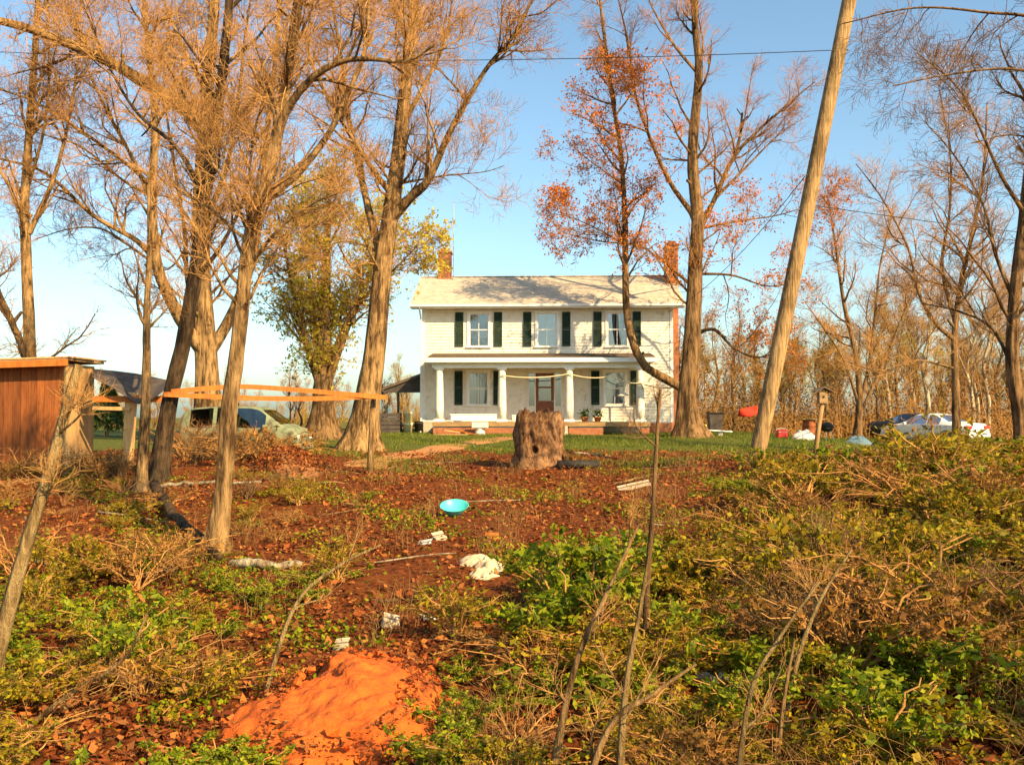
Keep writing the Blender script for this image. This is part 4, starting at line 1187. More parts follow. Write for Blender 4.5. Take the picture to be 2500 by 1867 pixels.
md = tp_.modifiers.new('thick', 'SOLIDIFY'); md.thickness = 0.03
tag(tp_, 'dark sagging canvas tarp hung between the plank shed and dark trunk', 'tarp')
fr = thing('timber_frame', 'weathered timber post and rail frame under the dark tarp', 'frame', gp(312, 25.2))
fo = fr.location
def bar(name, p, q, w, h, m, parent, off):
    p, q = Vector(p) - off, Vector(q) - off
    d = q - p; L = d.length; R_ = d.to_track_quat('X', 'Z').to_matrix().to_4x4()
    mb = MB(); mb.bevbox(0, L, -w / 2, w / 2, -h / 2, h / 2, min(w, h) * 0.08, Matrix.Translation(p) @ R_)
    return mb.build(name, m, parent)
bar('post', gp(312, 25.2, -0.2), at(322, 958, 25.2), 0.2, 0.26, M['plank_tan'], fr, fo)
bar('post', gp(402, 25.8, -0.2), at(412, 930, 25.8), 0.12, 0.12, M['wood_grey'], fr, fo)
bar('rail', at(226, 974, 25.06), at(420, 974, 25.06), 0.05, 0.17, M['plank_orange'], fr, fo)
bar('rail', at(226, 996, 25.06), at(318, 998, 25.06), 0.05, 0.10, M['plank_tan'], fr, fo)
# orange bowed boards
def bowed(pts, D0, D1, lab):
    c = catmull([tuple(at(p[0], p[1], D0 + (D1 - D0) * k / (len(pts) - 1))) for k, p in enumerate(pts)], 26)
    mb = MB()
    vs = []; fs = []
    for p in c:
        for dy, dz in ((-0.02, -0.06), (0.02, -0.06), (0.02, 0.06), (-0.02, 0.06)):
            vs.append((p[0], p[1] + dy, p[2] + dz))
    for k in range(len(c) - 1):
        for q in range(4):
            fs.append((k * 4 + q, k * 4 + (q + 1) % 4, (k + 1) * 4 + (q + 1) % 4, (k + 1) * 4 + q))
    fs += [(3, 2, 1, 0), tuple(4 * (len(c) - 1) + q for q in range(4))]
    mb.v = vs; mb.f = fs
    return tag(mb.build('bowed_board', M['plank_orange']), lab, 'board')
bowed([(418, 956), (520, 947), (606, 944), (742, 953), (880, 965), (942, 970)], 22.2, 24.0, 'upper of two long bowed orange boards spanning trunk to post')
bowed([(400, 962), (516, 968), (629, 972), (764, 973), (880, 969), (925, 967)], 22.15, 24.06, 'lower of two long bowed orange boards spanning trunk to post')
pg = gp(903, 24.2, -0.2)
mb = MB(); e = at(912, 962, 24.2); mb.tube([tuple(pg), tuple((pg + Vector(e)) / 2), tuple(e)], [0.09, 0.08, 0.075], 10)
tag(mb.build('wooden_post', M['bark_tan'], None, True), 'round wooden post holding up the ends of orange boards', 'post')

# ------------------------------------------------------------------ cars
def make_car(name, label, loc, rz, prof, Wd, paint, panes, wheels, tail=None, head=None, plate=False, cat='car', sink=0.0):
    t = thing(name, label, cat, (loc[0], loc[1], loc[2] - sink), rz)
    L = prof[-1][0]
    s = np.linspace(0, L, 93)
    cols = [np.interp(s, [p[0] for p in prof], [p[c] for p in prof]) for c in range(1, 5)]
    ker = np.array([1, 2, 3, 2, 1.]) / 9
    for c in range(4):
        pad = np.r_[cols[c][:1].repeat(2), cols[c], cols[c][-1:].repeat(2)]
        cols[c] = np.convolve(pad, ker, 'valid')
    zt, zb, wt, zbo = cols
    endr = 1 - 0.10 * np.exp(-s / 0.10) - 0.12 * np.exp(-(L - s) / 0.16)
    wb = Wd / 2 * endr
    rings = []
    for k in range(len(s)):
        W_, T_ = wb[k], min(wt[k], wb[k] * 0.98)
        zmid = zbo[k] * 0.45 + zb[k] * 0.55
        half = [(0, zbo[k]), (W_ * 0.86, zbo[k]), (W_ * 0.97, zbo[k] + 0.10), (W_, zmid), (W_ * 0.985, zb[k] - 0.03), (W_ * 0.955, zb[k])]
        T2 = min(T_, W_ * 0.93)
        zr_ = max(zt[k], zb[k] + 0.02)
        half += [(T2 + (W_ * 0.955 - T2) * 0.5, zb[k] + (zr_ - 0.05 - zb[k]) * 0.5 if zr_ - zb[k] > 0.1 else zb[k] + 0.004), (T2, zr_ - (0.05 if zr_ - zb[k] > 0.15 else 0.012)), (T2 * 0.86, zr_ - 0.008), (T2 * 0.5, zr_ + 0.008), (0, zr_ + 0.012)]
        rings.append(half)
    nh = len(rings[0])
    V = []
    for k in range(len(s)):
        for y_, z_ in rings[k]: V.append((s[k] - L / 2, y_, z_))
        for y_, z_ in rings[k][-2:0:-1]: V.append((s[k] - L / 2, -y_, z_))
    nr = 2 * nh - 2
    groups = {}
    for k in range(len(s) - 1):
        sm = (s[k] + s[k + 1]) / 2
        for q in range(nr):
            band = q if q < nh - 1 else nr - 1 - q
            key = ('body', 0)
            gz = zt[k] - zb[k]
            if band in (5, 6) and gz > 0.16:
                for i_, (a, b) in enumerate(panes['side']):
                    if a < sm < b: key = ('window', i_ * 2 + (0 if q < nh - 1 else 1))
            if band in (7, 8, 9):
                for i_, (a, b) in enumerate(panes['cross']):
                    if a < sm < b and band > 7: key = (['rear_window', 'windshield'][i_], 0)
            groups.setdefault(key, []).append((k * nr + q, (k + 1) * nr + q, (k + 1) * nr + (q + 1) % nr, k * nr + (q + 1) % nr))
    groups[('body', 0)].append(tuple(range(nr)))
    groups[('body', 0)].append(tuple((len(s) - 1) * nr + q for q in range(nr - 1, -1, -1)))
    body = None
    for key in sorted(groups, key=lambda q: q[0] != 'body'):
        mb = MB(); used = {}
        for f in groups[key]:
            g = []
            for v in f:
                if v not in used: used[v] = len(mb.v); mb.v.append(V[v])
                g.append(used[v])
            mb.f.append(tuple(g))
        o = mb.build(key[0], paint if key[0] == 'body' else M['car_glass'], t, True)
        if key[0] == 'body': body = o
    for sx, r in wheels:
        for sy in (-1, 1):
            Mx = Matrix.Translation((sx - L / 2, sy * (Wd / 2 - 0.10), r)) @ Matrix.Rotation(PI / 2, 4, 'X')
            w = MB().lathe([(r * 0.62, -0.10), (r * 0.92, -0.115), (r, -0.08), (r, 0.08), (r * 0.92, 0.115), (r * 0.62, 0.10)], 28, Mx).build('wheel', M['rubber'], t, True)
            MB().lathe([(0.02, -0.118), (r * 0.2, -0.117), (r * 0.55, -0.106), (r * 0.61, -0.118), (r * 0.61, 0.118), (r * 0.55, 0.106), (r * 0.2, 0.117), (0.02, 0.118)], 20, Mx).build('rim', M['metal'], w, True)
            arch = []
            mb = MB(); n = 20
            for k in range(n + 1):
                a = PI * k / n * 1.06 - 0.03 * PI
                for rr in (r * 1.02, r * 1.17):
                    arch.append((sx - L / 2 + rr * math.cos(a), sy * (Wd / 2 + 0.006), r + rr * math.sin(a)))
            mb.v = arch; mb.f = [(2 * k, 2 * k + 1, 2 * k + 3, 2 * k + 2) for k in range(n)]
            mb.build('wheel_arch', M['black'], body)
    for s0 in panes.get('seams', []):
        for sy in (-1, 1):
            MB().box(s0 - L / 2 - 0.006, s0 - L / 2 + 0.006, sy * Wd / 2 * 0.985 - 0.008, sy * Wd / 2 * 1.004 + 0.002, 0.34, np.interp(s0, s, zb) - 0.05).build('door_seam', M['black'], body)
            MB().bevbox(s0 - L / 2 + 0.08, s0 - L / 2 + 0.24, sy * (Wd / 2 + 0.015) - 0.015, sy * (Wd / 2 + 0.015) + 0.015, np.interp(s0, s, zb) - 0.16, np.interp(s0, s, zb) - 0.12, 0.006).build('door_handle', paint, body)
    if tail:
        z0, z1, wi, y0 = tail
        for sy in (-1, 1):
            a, b = sorted((sy * y0, sy * (y0 + wi)))
            MB().bevbox(-L / 2 - 0.025, -L / 2 + 0.10, a, b, z0, z1, 0.015).build('tail_light', M['lamp_red'], t)
    if head:
        z0, z1, wi, y0 = head
        for sy in (-1, 1):
            a, b = sorted((sy * y0, sy * (y0 + wi)))
            MB().bevbox(L / 2 - 0.12, L / 2 + 0.02, a, b, z0, z1, 0.015).build('headlight', M['lamp_clear'], t)
    MB().bevbox(-L / 2 - 0.05, -L / 2 + 0.15, -Wd / 2 * 0.93, Wd / 2 * 0.93, 0.36, 0.56, 0.03).build('rear_bumper', paint, t)
    MB().bevbox(L / 2 - 0.2, L / 2 + 0.05, -Wd / 2 * 0.90, Wd / 2 * 0.90, 0.34, 0.52, 0.03).build('front_bumper', paint, t)
    MB().box(-L / 2 + 0.3, L / 2 - 0.3, -Wd / 2 * 0.8, Wd / 2 * 0.8, 0.16, 0.24).build('underbody', M['black'], t)
    if plate:
        MB().bevbox(-L / 2 - 0.03, -L / 2 + 0.02, -0.26, 0.26, 0.60, 0.72, 0.01).build('plate_recess', M['black'], t)
        MB().box(-L / 2 - 0.036, -L / 2 - 0.031, -0.15, 0.15, 0.61, 0.71).build('number_plate', M['white_plastic'], t)
    for sy in (-1, 1):
        MB().bevbox(panes['mirror'] - L / 2 - 0.06, panes['mirror'] - L / 2 + 0.08, sy * (Wd / 2 + 0.07) - 0.07, sy * (Wd / 2 + 0.07) + 0.07, np.interp(panes['mirror'], s, zb) - 0.01, np.interp(panes['mirror'], s, zb) + 0.11, 0.025).build('mirror', paint, t)
    for a in (1.9, 3.0):
        if panes.get('seats', True):
            MB().bevbox(a - L / 2, a - L / 2 + 0.14, -0.6, 0.6, 0.5, 1.02, 0.04).build('seat_row', M['tarp_dark'], t)
    return t

sedan = [(0, 0.80, 0.76, 0.70, 0.40), (0.06, 0.93, 0.86, 0.72, 0.30), (0.25, 0.99, 0.90, 0.72, 0.24), (0.95, 1.02, 0.92, 0.72, 0.20), (1.65, 1.38, 0.93, 0.56, 0.20), (2.2, 1.42, 0.93, 0.58, 0.20),
         (2.75, 1.38, 0.92, 0.56, 0.20), (3.5, 0.97, 0.90, 0.70, 0.20), (4.2, 0.88, 0.82, 0.68, 0.22), (4.5, 0.78, 0.73, 0.62, 0.26), (4.6, 0.66, 0.62, 0.60, 0.36)]
sp = {'side': [(1.35, 1.98), (2.06, 3.15)], 'cross': [(1.02, 1.62), (2.80, 3.44)], 'seams': [1.25, 2.02], 'mirror': 3.1}
h = math.radians(118)
xr, yr = xat(2386, 41.2), 41.2
cx, cy = xr + 2.3 * math.cos(h), yr + 2.3 * math.sin(h)
make_car('parked_sedan', 'cream white sedan parked on the grass, its red tail lights showing', (cx, cy, hz(cx, cy)), h, sedan, 1.76, M['car_white'], sp, [(0.95, 0.31), (3.65, 0.31)], tail=(0.74, 0.88, 0.42, 0.40), head=(0.6, 0.72, 0.34, 0.42), plate=True)
cx, cy = xat(2235, 49.5), 49.5
make_car('parked_sedan', 'black sedan parked behind the cream sedan under the woods', (cx, cy, hz(cx, cy)), math.radians(-38), sedan, 1.78, M['car_black'], sp, [(0.95, 0.32), (3.65, 0.32)], tail=(0.74, 0.86, 0.35, 0.45), head=(0.62, 0.74, 0.36, 0.40))
van = [(0, 1.0, 0.85, 0.62, 0.45), (0.08, 1.48, 0.98, 0.60, 0.32), (0.35, 1.60, 1.0, 0.60, 0.28), (1.2, 1.66, 1.0, 0.62, 0.26), (2.3, 1.64, 1.0, 0.62, 0.26), (2.55, 1.58, 1.0, 0.60, 0.26), (3.25, 1.08, 0.97, 0.68, 0.28), (3.62, 0.98, 0.92, 0.66, 0.32), (3.74, 0.72, 0.68, 0.6, 0.42)]
vp = {'side': [(0.35, 1.1), (1.2, 1.75), (1.85, 2.75)], 'cross': [(0.0, 0.02), (2.62, 3.2)], 'seams': [1.15, 1.8], 'mirror': 2.8, 'seats': False}
vg = gp(602, 28.6)
make_car('derelict_van', 'derelict pale green van sunk in leaves below the orange boards', vg, math.radians(-7), van, 1.55, M['green_paint'], vp, [(0.7, 0.29), (2.95, 0.29)], tail=(0.7, 0.85, 0.12, 0.58), head=(0.66, 0.80, 0.16, 0.46), cat='van', sink=0.10)

# ================================================================== utility pole, wires, red cloth, birdhouse
pb = gp(1838, 24, -0.3); pt = Vector(at(2120, -230, 24.0))
pole = thing('utility_pole', 'tall leaning wooden utility pole on the lawn edge', 'pole', (pb.x, pb.y, pb.z + 0.3))
n = 26
P = np.array([[tuple(pb + (pt - pb) * (k / (n - 1)) - pole.location) for k in range(n)]])
R = np.linspace(0.21, 0.18, n)[None]
Vp, Qp = tubes(P, R, 22, 0.015)
M['pole_wood'] = bark_mat('pole_wood', (0.17, 0.105, 0.045), (0.48, 0.31, 0.135), (14, 14, 0.9), 0.6)
obj('shaft', mesh_np('shaft', Vp, Qp, True), M['pole_wood'], pole)
for fr_ in (0.46, 0.52, 0.74, 0.86):
    p = pb + (pt - pb) * fr_ - pole.location
    MB().tube([(p.x - 0.26, p.y - 0.05, p.z), (p.x + 0.26, p.y - 0.05, p.z)], 0.015, 6).build('step_bolt', M['metal'], pole)
def wire(a, b, sag, lab):
    a, b = Vector(a), Vector(b)
    pts = [tuple(a + (b - a) * (k / 30) - Vector((0, 0, sag * 4 * (k / 30) * (1 - k / 30)))) for k in range(31)]
    tag(MB().tube(pts, 0.011, 5).build('overhead_wire', M['black']), lab, 'wire')
pa = pb + (pt - pb) * 0.74
wire(pa + Vector((0.2, -0.1, 0)), at(-300, 110, 30), 0.4, 'upper overhead wire running left from the leaning pole')
pa = pb + (pt - pb) * 0.465
wire(pa + Vector((0.2, -0.1, 0)), at(2900, 600, 36), 0.15, 'overhead wire running right from the leaning pole')
wire(pb + (pt - pb) * 0.52 + Vector((-0.2, 0.1, 0)), hl(5.9, -0.1, 5.9), 0.5, 'service wire from the leaning pole to the house eave')
# red cloth tied on the pole
vs = []; fs = []
c0 = at(1850, 985, 23.75)
for a in range(9):
    for b in range(6):
        u, v = a / 8, b / 5
        vs.append((c0.x - 0.50 * u, c0.y + 0.05 * math.sin(5 * u + 2 * v), c0.z - 0.05 - 0.10 * u - v * (0.20 + 0.05 * math.sin(4 * u))))
for a in range(8):
    for b in range(5):
        fs.append((a * 6 + b, a * 6 + b + 1, (a + 1) * 6 + b + 1, (a + 1) * 6 + b))
mb = MB(); mb.v = vs; mb.f = fs
o = mb.build('red_rag', M['red_cloth'], None, True); md = o.modifiers.new('thick', 'SOLIDIFY'); md.thickness = 0.012
tag(o, 'red orange rag hanging from the leaning pole', 'rag')
bh = thing('birdhouse', 'small wooden birdhouse on a tan post at lawn edge', 'birdhouse', gp(1984, 24.6))
q = Vector(at(2008, 985, 24.6)) - bh.location
MB().tube([(0, 0, -0.2), (q.x * 0.5, 0, q.z * 0.5), (q.x, 0, q.z)], [0.075, 0.06, 0.055], 10).build('post', M['plank_tan'], bh, True)
MB().bevbox(q.x - 0.11, q.x + 0.11, -0.1, 0.1, q.z, q.z + 0.3, 0.006).build('box', M['wood_grey'], bh)
MB().lathe([(0.03, 0), (0.03, 0.012)], 14, Matrix.Translation((q.x, -0.102, q.z + 0.18)) @ Matrix.Rotation(PI / 2, 4, 'X')).build('entrance_hole', M['black'], bh)
mb = MB(); mb.prism([(q.x - 0.24, q.z + 0.30), (q.x, q.z + 0.42), (q.x + 0.24, q.z + 0.30), (q.x + 0.24, q.z + 0.33), (q.x, q.z + 0.455), (q.x - 0.24, q.z + 0.33)], -0.18, 0.16); mb.build('roof', M['roof_brown'], bh)

# ================================================================== things on the right lawn
g = gp(1740, 40.5)
t = thing('plank_table', 'long white plank laid on two low blocks beside the oak', 'table', g, 0.05)
MB().bevbox(-0.8, 0.8, -0.18, 0.18, 0.22, 0.27, 0.008, Matrix.Rotation(0.06, 4, 'Y')).build('plank', M['trim_white'], t)
for a in (-0.35, 0.3):
    MB().bevbox(a - 0.1, a + 0.1, -0.1, 0.1, 0, 0.2, 0.008).build('block', M['mortar'], t)
t = thing('toy_truck', 'little yellow toy truck on the white plank table', 'toy', (g.x - 0.5, g.y, g.z + 0.305), 0.1)
MB().bevbox(-0.22, 0.1, -0.09, 0.09, 0.05, 0.16, 0.015).build('bed', M['yellow'], t); MB().bevbox(0.11, 0.22, -0.08, 0.08, 0.05, 0.2, 0.02).build('cab', M['yellow'], t)
for a in (-0.14, 0.14):
    for b in (-0.08, 0.08):
        MB().lathe([(0.04, -0.015), (0.04, 0.015)], 14, Matrix.Translation((a, b, 0.04)) @ Matrix.Rotation(PI / 2, 4, 'X')).build('wheel', M['rubber'], t)
g = gp(1745, 48)
t = thing('trash_bin', 'dark lidded trash bin at the wood edge beyond the oak', 'bin', g)
mb = MB(); mb.add([(-0.28, -0.28, 0.06), (0.28, -0.28, 0.06), (0.28, 0.28, 0.06), (-0.28, 0.28, 0.06), (-0.36, -0.36, 0.95), (0.36, -0.36, 0.95), (0.36, 0.36, 0.95), (-0.36, 0.36, 0.95)], [(3, 2, 1, 0), (4, 5, 6, 7), (0, 1, 5, 4), (1, 2, 6, 5), (2, 3, 7, 6), (3, 0, 4, 7)])
mb.build('bin_body', M['tarp_dark'], t); MB().bevbox(-0.4, 0.4, -0.42, 0.4, 0.955, 1.03, 0.025).build('lid', M['black'], t)
for a in (-0.24, 0.24):
    MB().lathe([(0.1, -0.025), (0.1, 0.025)], 16, Matrix.Translation((a, 0.3, 0.1)) @ Matrix.Rotation(PI / 2, 4, 'Y')).build('wheel', M['rubber'], t)
g = gp(1907, 40)
t = thing('drink_cooler', 'small bright red drink cooler on the lawn', 'cooler', g, 0.2)
MB().bevbox(-0.22, 0.22, -0.15, 0.15, 0, 0.24, 0.025).build('cooler_body', M['red_plastic'], t)
MB().bevbox(-0.23, 0.23, -0.16, 0.16, 0.258, 0.34, 0.03).build('lid', M['red_plastic'], t)
MB().box(-0.215, 0.215, -0.145, 0.145, 0.242, 0.256).build('seal', M['white_plastic'], t)
mb = MB(); mb.tube([(-0.24, 0, 0.2), (-0.25, 0, 0.34), (-0.18, 0, 0.40), (0.18, 0, 0.40), (0.25, 0, 0.34), (0.24, 0, 0.2)], 0.012, 6); mb.build('handle', M['white_plastic'], t)

def heap(name, label, loc, rx, ry, h, m, cat, seed, lump=0.35, th=0.0):
    r = np.random.default_rng(seed)
    ph = r.uniform(0, 6.28, (7, 3)); kk = r.uniform(1.5, 5, (7, 2))
    n, q = 40, 14
    vs = []; fs = []
    for a in range(n):
        an = 2 * PI * a / n
        for b in range(q):
            u = 1 - b / (q - 1)
            x_, y_ = u * math.cos(an), u * math.sin(an)
            f = sum(math.sin(kk[c, 0] * x_ * 2 + ph[c, 0]) * math.sin(kk[c, 1] * y_ * 2 + ph[c, 1]) for c in range(7)) / 4
            edge = 1 + 0.18 * sum(math.sin((c + 2) * an + ph[c, 2]) for c in range(4)) / 2
            zz_ = h * (1 - u ** 2.2) * (1 + lump * f) - (0.05 if b == 0 else 0)
            wx, wy = loc[0] + rx * x_ * edge, loc[1] + ry * y_ * edge
            vs.append((rx * x_ * edge, ry * y_ * edge, max(zz_, -0.05) + hz(wx, wy) - loc[2]))
    for a in range(n):
        for b in range(q - 1):
            fs.append((a * q + b, ((a + 1) % n) * q + b, ((a + 1) % n) * q + b + 1, a * q + b + 1))
    mb = MB(); mb.v = vs; mb.f = fs
    o = mb.build(name, m, None, True); o.location = loc
    return tag(o, label, cat)
heap('tarp_heap', 'crumpled white tarp heaped beside the rusty barrel', gp(1962, 39.5), 0.62, 0.45, 0.40, M['white_plastic'], 'tarp', 3, 0.4)
heap('tarp_heap', 'crumpled faded blue tarp heaped near the dark sedan', gp(2095, 39.0), 0.6, 0.45, 0.34, M['blue_tarp'], 'tarp', 4, 0.3)
g = gp(1974, 42)
t = thing('rusty_barrel', 'rust red steel barrel with a wide board lid on top', 'barrel', g)
MB().lathe([(0.27, 0), (0.27, 0.27), (0.285, 0.285), (0.27, 0.3), (0.27, 0.58), (0.285, 0.595), (0.27, 0.61), (0.27, 0.86), (0.28, 0.87)], 24).build('drum', M['rust'], t, True)
MB().bevbox(-0.4, 0.72, -0.35, 0.35, 0.875, 0.915, 0.008).build('board_lid', M['wood_grey'], t)
g = gp(2018, 41)
t = thing('kettle_grill', 'black round kettle grill on three legs by the barrel', 'grill', g)
MB().lathe([(0.05, 0.38), (0.2, 0.42), (0.28, 0.54), (0.29, 0.58)], 22).build('bowl', M['black'], t, True)
MB().lathe([(0.295, 0.585), (0.27, 0.7), (0.15, 0.80), (0.03, 0.82)], 22).build('lid', M['black'], t, True)
for k in range(3):
    a = 2 * PI * k / 3
    MB().tube([(0.15 * math.cos(a), 0.15 * math.sin(a), 0.44), (0.3 * math.cos(a), 0.3 * math.sin(a), -0.02)], 0.014, 6).build('leg', M['metal'], t)

# ================================================================== stump
sg_ = gp(1316, 25)
t = thing('tree_stump', 'tall broken brown tree stump with dark knot holes in front of the porch', 'stump', sg_)
n, q = 72, 60
holes = [(-PI / 2 - 0.22, 0.46, 0.12)]
vs = []; fs = []
r = np.random.default_rng(9)
ph = r.uniform(0, 6.28, 12)
for b in range(q):
    v = b / (q - 1); z = -0.15 + v * 1.58
    for a in range(n):
        an = 2 * PI * a / n
        rad = np.interp(z, [-0.15, 0.0, 0.25, 0.6, 0.95, 1.2, 1.4, 1.53], [0.86, 0.76, 0.66, 0.64, 0.67, 0.65, 0.60, 0.54])
        rad *= 1 + 0.06 * math.sin(5 * an + ph[0] + 1.2 * z) + 0.05 * math.sin(9 * an + ph[1] + 2.5 * z) + 0.035 * math.sin(17 * an + 3 * z + ph[2]) + 0.04 * math.sin(4 * z * 2 + 3 * an + ph[3])
        rad += 0.12 * math.exp(-((z - 0.05) / 0.2) ** 2) * max(0, math.sin(4 * an + ph[4]))
        rad -= 0.16 * math.exp(-((((an + PI / 2 - 0.38 - 0.12 * math.sin(2.2 * z)) + PI) % (2 * PI) - PI) / 0.07) ** 2) * (0.25 + 0.75 * v)
        for ha, hz_, hr in holes:
            dd = math.hypot(((an - ha + PI) % (2 * PI) - PI) * rad, z - hz_)
            if dd < hr * 1.9:
                rad += -0.26 * math.exp(-(dd / (hr * 0.7)) ** 4) + 0.04 * math.exp(-((dd - hr * 1.25) / (hr * 0.35)) ** 2)
        zz_ = z + (0.03 * math.sin(41 * an + ph[8]) + 0.10 * math.sin(2 * an + ph[5]) + 0.05 * math.sin(7 * an + ph[6]) + 0.03 * math.sin(19 * an + ph[7])) * max(0, (v - 0.85) / 0.15)
        vs.append((rad * math.cos(an), rad * math.sin(an) * 0.85, zz_))
for b in range(q - 1):
    for a in range(n):
        fs.append((b * n + a, b * n + (a + 1) % n, (b + 1) * n + (a + 1) % n, (b + 1) * n + a))
vs.append((0, 0, 1.12)); c = len(vs) - 1
for a in range(n): fs.append(((q - 1) * n + a, (q - 1) * n + (a + 1) % n, c))
mb = MB(); mb.v = vs; mb.f = fs; mb.build('stump_body', M['stump'], t, True)
for k, (a, z, L) in enumerate(((-0.15, 0.55, 0.25), (3.3, 0.95, 0.12))):
    MB().tube([(0.4 * math.cos(a), 0.4 * math.sin(a), z), ((0.5 + L * 0.5) * math.cos(a), 0.5 * math.sin(a), z - 0.1), ((0.5 + L) * math.cos(a), 0.55 * math.sin(a) - 0.1, z - 0.38)], [0.14, 0.09, 0.05], 10).build('broken_limb', M['stump'], t, True)
shadow_p = gp(1412, 24.3)
mb = MB(); mb.tube([(-0.55, 0, 0.10), (0.0, 0.03, 0.11), (0.55, 0, 0.09)], [0.12, 0.11, 0.10], 14)
o = mb.build('shadow_log', M['black'], None, True); o.location = shadow_p; o.rotation_euler = (0, 0, 0.12)  # black log shape stands in for the shadow beside the stump
tag(o, 'short black log shape standing in for the shadow right of the stump', 'log')

# ================================================================== litter on the bank
g = gp(1110, 17.6)
mb = MB(); mb.lathe([(0.09, 0.0), (0.10, 0.0), (0.15, 0.03), (0.235, 0.14), (0.262, 0.185), (0.275, 0.19), (0.262, 0.178), (0.225, 0.14), (0.14, 0.04), (0.0, 0.03)], 32, Matrix.Rotation(0.35, 4, 'X'))
o = mb.build('plastic_bowl', M['turquoise'], None, True); o.location = g + Vector((0, 0, 0.05)); tag(o, 'turquoise plastic bowl lying on the leaf litter', 'bowl')
for k, (px, D, sx, sy, sh) in enumerate(((1168, 13.7, 0.30, 0.18, 0.10), (1195, 13.5, 0.24, 0.2, 0.13), (1180, 13.1, 0.2, 0.15, 0.09))):
    heap('paper_bag', ['flattened cream paper bag, rearmost of three on the leaves', 'crumpled cream paper bag, tallest of three on the leaves', 'smallest crumpled cream paper bag of three on the leaves'][k], gp(px, D), sx, sy, sh, M['paper'], 'bag', 20 + k, 0.9)
def carton(px, D, w, d, h, m, lab, rz):
    g = gp(px, D, 0.005)
    t = thing('litter_carton', lab, 'carton', g, rz)
    t.rotation_euler = (random.uniform(-0.3, 0.3), random.uniform(-0.3, 0.3), rz)
    MB().bevbox(-w / 2, w / 2, -d / 2, d / 2, 0, h, 0.006).build('box', m, t)
    MB().box(-w / 2, w / 2, d / 2, d / 2 + 0.08, h - 0.004, h + 0.002, Matrix.Rotation(0.3, 4, 'X')).build('flap', m, t)
carton(952, 11.1, 0.2, 0.12, 0.10, M['paper'], 'cream carton lying just above the orange clay mound', 0.3)
carton(837, 10.4, 0.16, 0.1, 0.06, M['paper'], 'flat cream carton at the left shoulder of the clay mound', -0.2)
carton(1075, 15.1, 0.2, 0.14, 0.07, M['paper'], 'cream carton on the leaves below the turquoise bowl', 0.5)
carton(1036, 14.8, 0.24, 0.08, 0.03, M['white_plastic'], 'flat white wrapper on the leaves near the bowl', -0.4)
carton(1207, 15.2, 0.16, 0.1, 0.05, M['plank_orange'], 'small orange carton on the leaves right of the bowl', 0.1)
carton(1052, 11.3, 0.16, 0.1, 0.03, M['white_plastic'], 'flat white scrap right of the cream carton', 0.9)
carton(115, 23.2, 0.2, 0.15, 0.12, M['red_plastic'], 'small red carton on the ground before the plank shed', 0.2)
carton(1548, 21.2, 0.75, 0.16, 0.05, M['paper'], 'long cream board lying on the leaves right of the stump', 0.05)
def fallen(pts, r0, r1, m, lab, dz=0.05):
    c = catmull([tuple(gp(p[0], p[1], dz + (p[2] if len(p) > 2 else 0))) for p in pts], 14)
    c[1:-1] += rng.normal(0, 0.02, (12, 3))
    tag(MB().tube(c, list(np.linspace(r0, r1, 14)), 8).build('fallen_branch', M[m], None, True), lab, 'branch')
fallen([(2180, 25, 0.1), (2215, 22, 0.05), (2255, 20, 0.05), (2330, 19, 0.1)], 0.11, 0.05, 'bark_pale', 'bent pale limb lying on the bank before the sedan')
fallen([(1960, 9.5, 0.1), (2080, 9.7, 0.2), (2190, 9.9, 0.1), (2330, 9.8, 0.05)], 0.022, 0.008, 'bark_pale', 'long thin pale vine lying across the right brush')
fallen([(2130, 13, 0.25), (2200, 12.8, 0.16), (2260, 12.8, 0.2), (2320, 13, 0.35)], 0.02, 0.008, 'bark_pale', 'short curved pale vine sagging in the right brush')
fallen([(1700, 9.0, 0.1), (1780, 8.8, 0.12), (1850, 8.8, 0.1)], 0.045, 0.03, 'bark_pale', 'stout pale stick lying in the olive brush')
fallen([(380, 21.5), (520, 21, 0.03), (640, 21.2)], 0.05, 0.03, 'bark_pale', 'straight pale branch lying on leaves before the van')
fallen([(280, 13.5), (380, 13, 0.1), (460, 13.4, 0.2)], 0.07, 0.04, 'bark_tan', 'tan branch lying on the bank left of the near tree')
fallen([(570, 14.0), (640, 13.7, 0.05), (740, 13.8)], 0.08, 0.05, 'bark_pale', 'pale branch lying at the foot of the near tree')
fallen([(380, 20, 0.2), (430, 17, 0.2), (500, 15, 0.1), (540, 14, 0.1)], 0.12, 0.06, 'bark_dark', 'dark rotten limb lying down the bank to the near tree')
rf = random.Random(8)
for k in range(44):
    D = rf.uniform(9, 30); px = rf.uniform(60, 1640) if k % 4 else rf.uniform(1640, 2450); L = rf.uniform(0.5, 1.7); a = rf.uniform(-0.5, 0.5)
    x0, y0 = xat(px, D), D
    pts = [(x0 + L * u * math.cos(a), y0 + L * u * math.sin(a) * 0.6, hz(x0 + L * u * math.cos(a), y0 + L * u * math.sin(a) * 0.6) + 0.04 + 0.04 * math.sin(3 * u + k)) for u in np.linspace(0, 1, 6)]
    tag(MB().tube(pts, list(np.linspace(rf.uniform(0.014, 0.04), 0.008, 6)), 6).build('fallen_stick', M['bark_tan' if k % 3 else 'bark_pale'], None, True), nearest((x0, y0), 'thin dry stick on the leaves')[0], 'stick', 'dry sticks scattered on the litter')

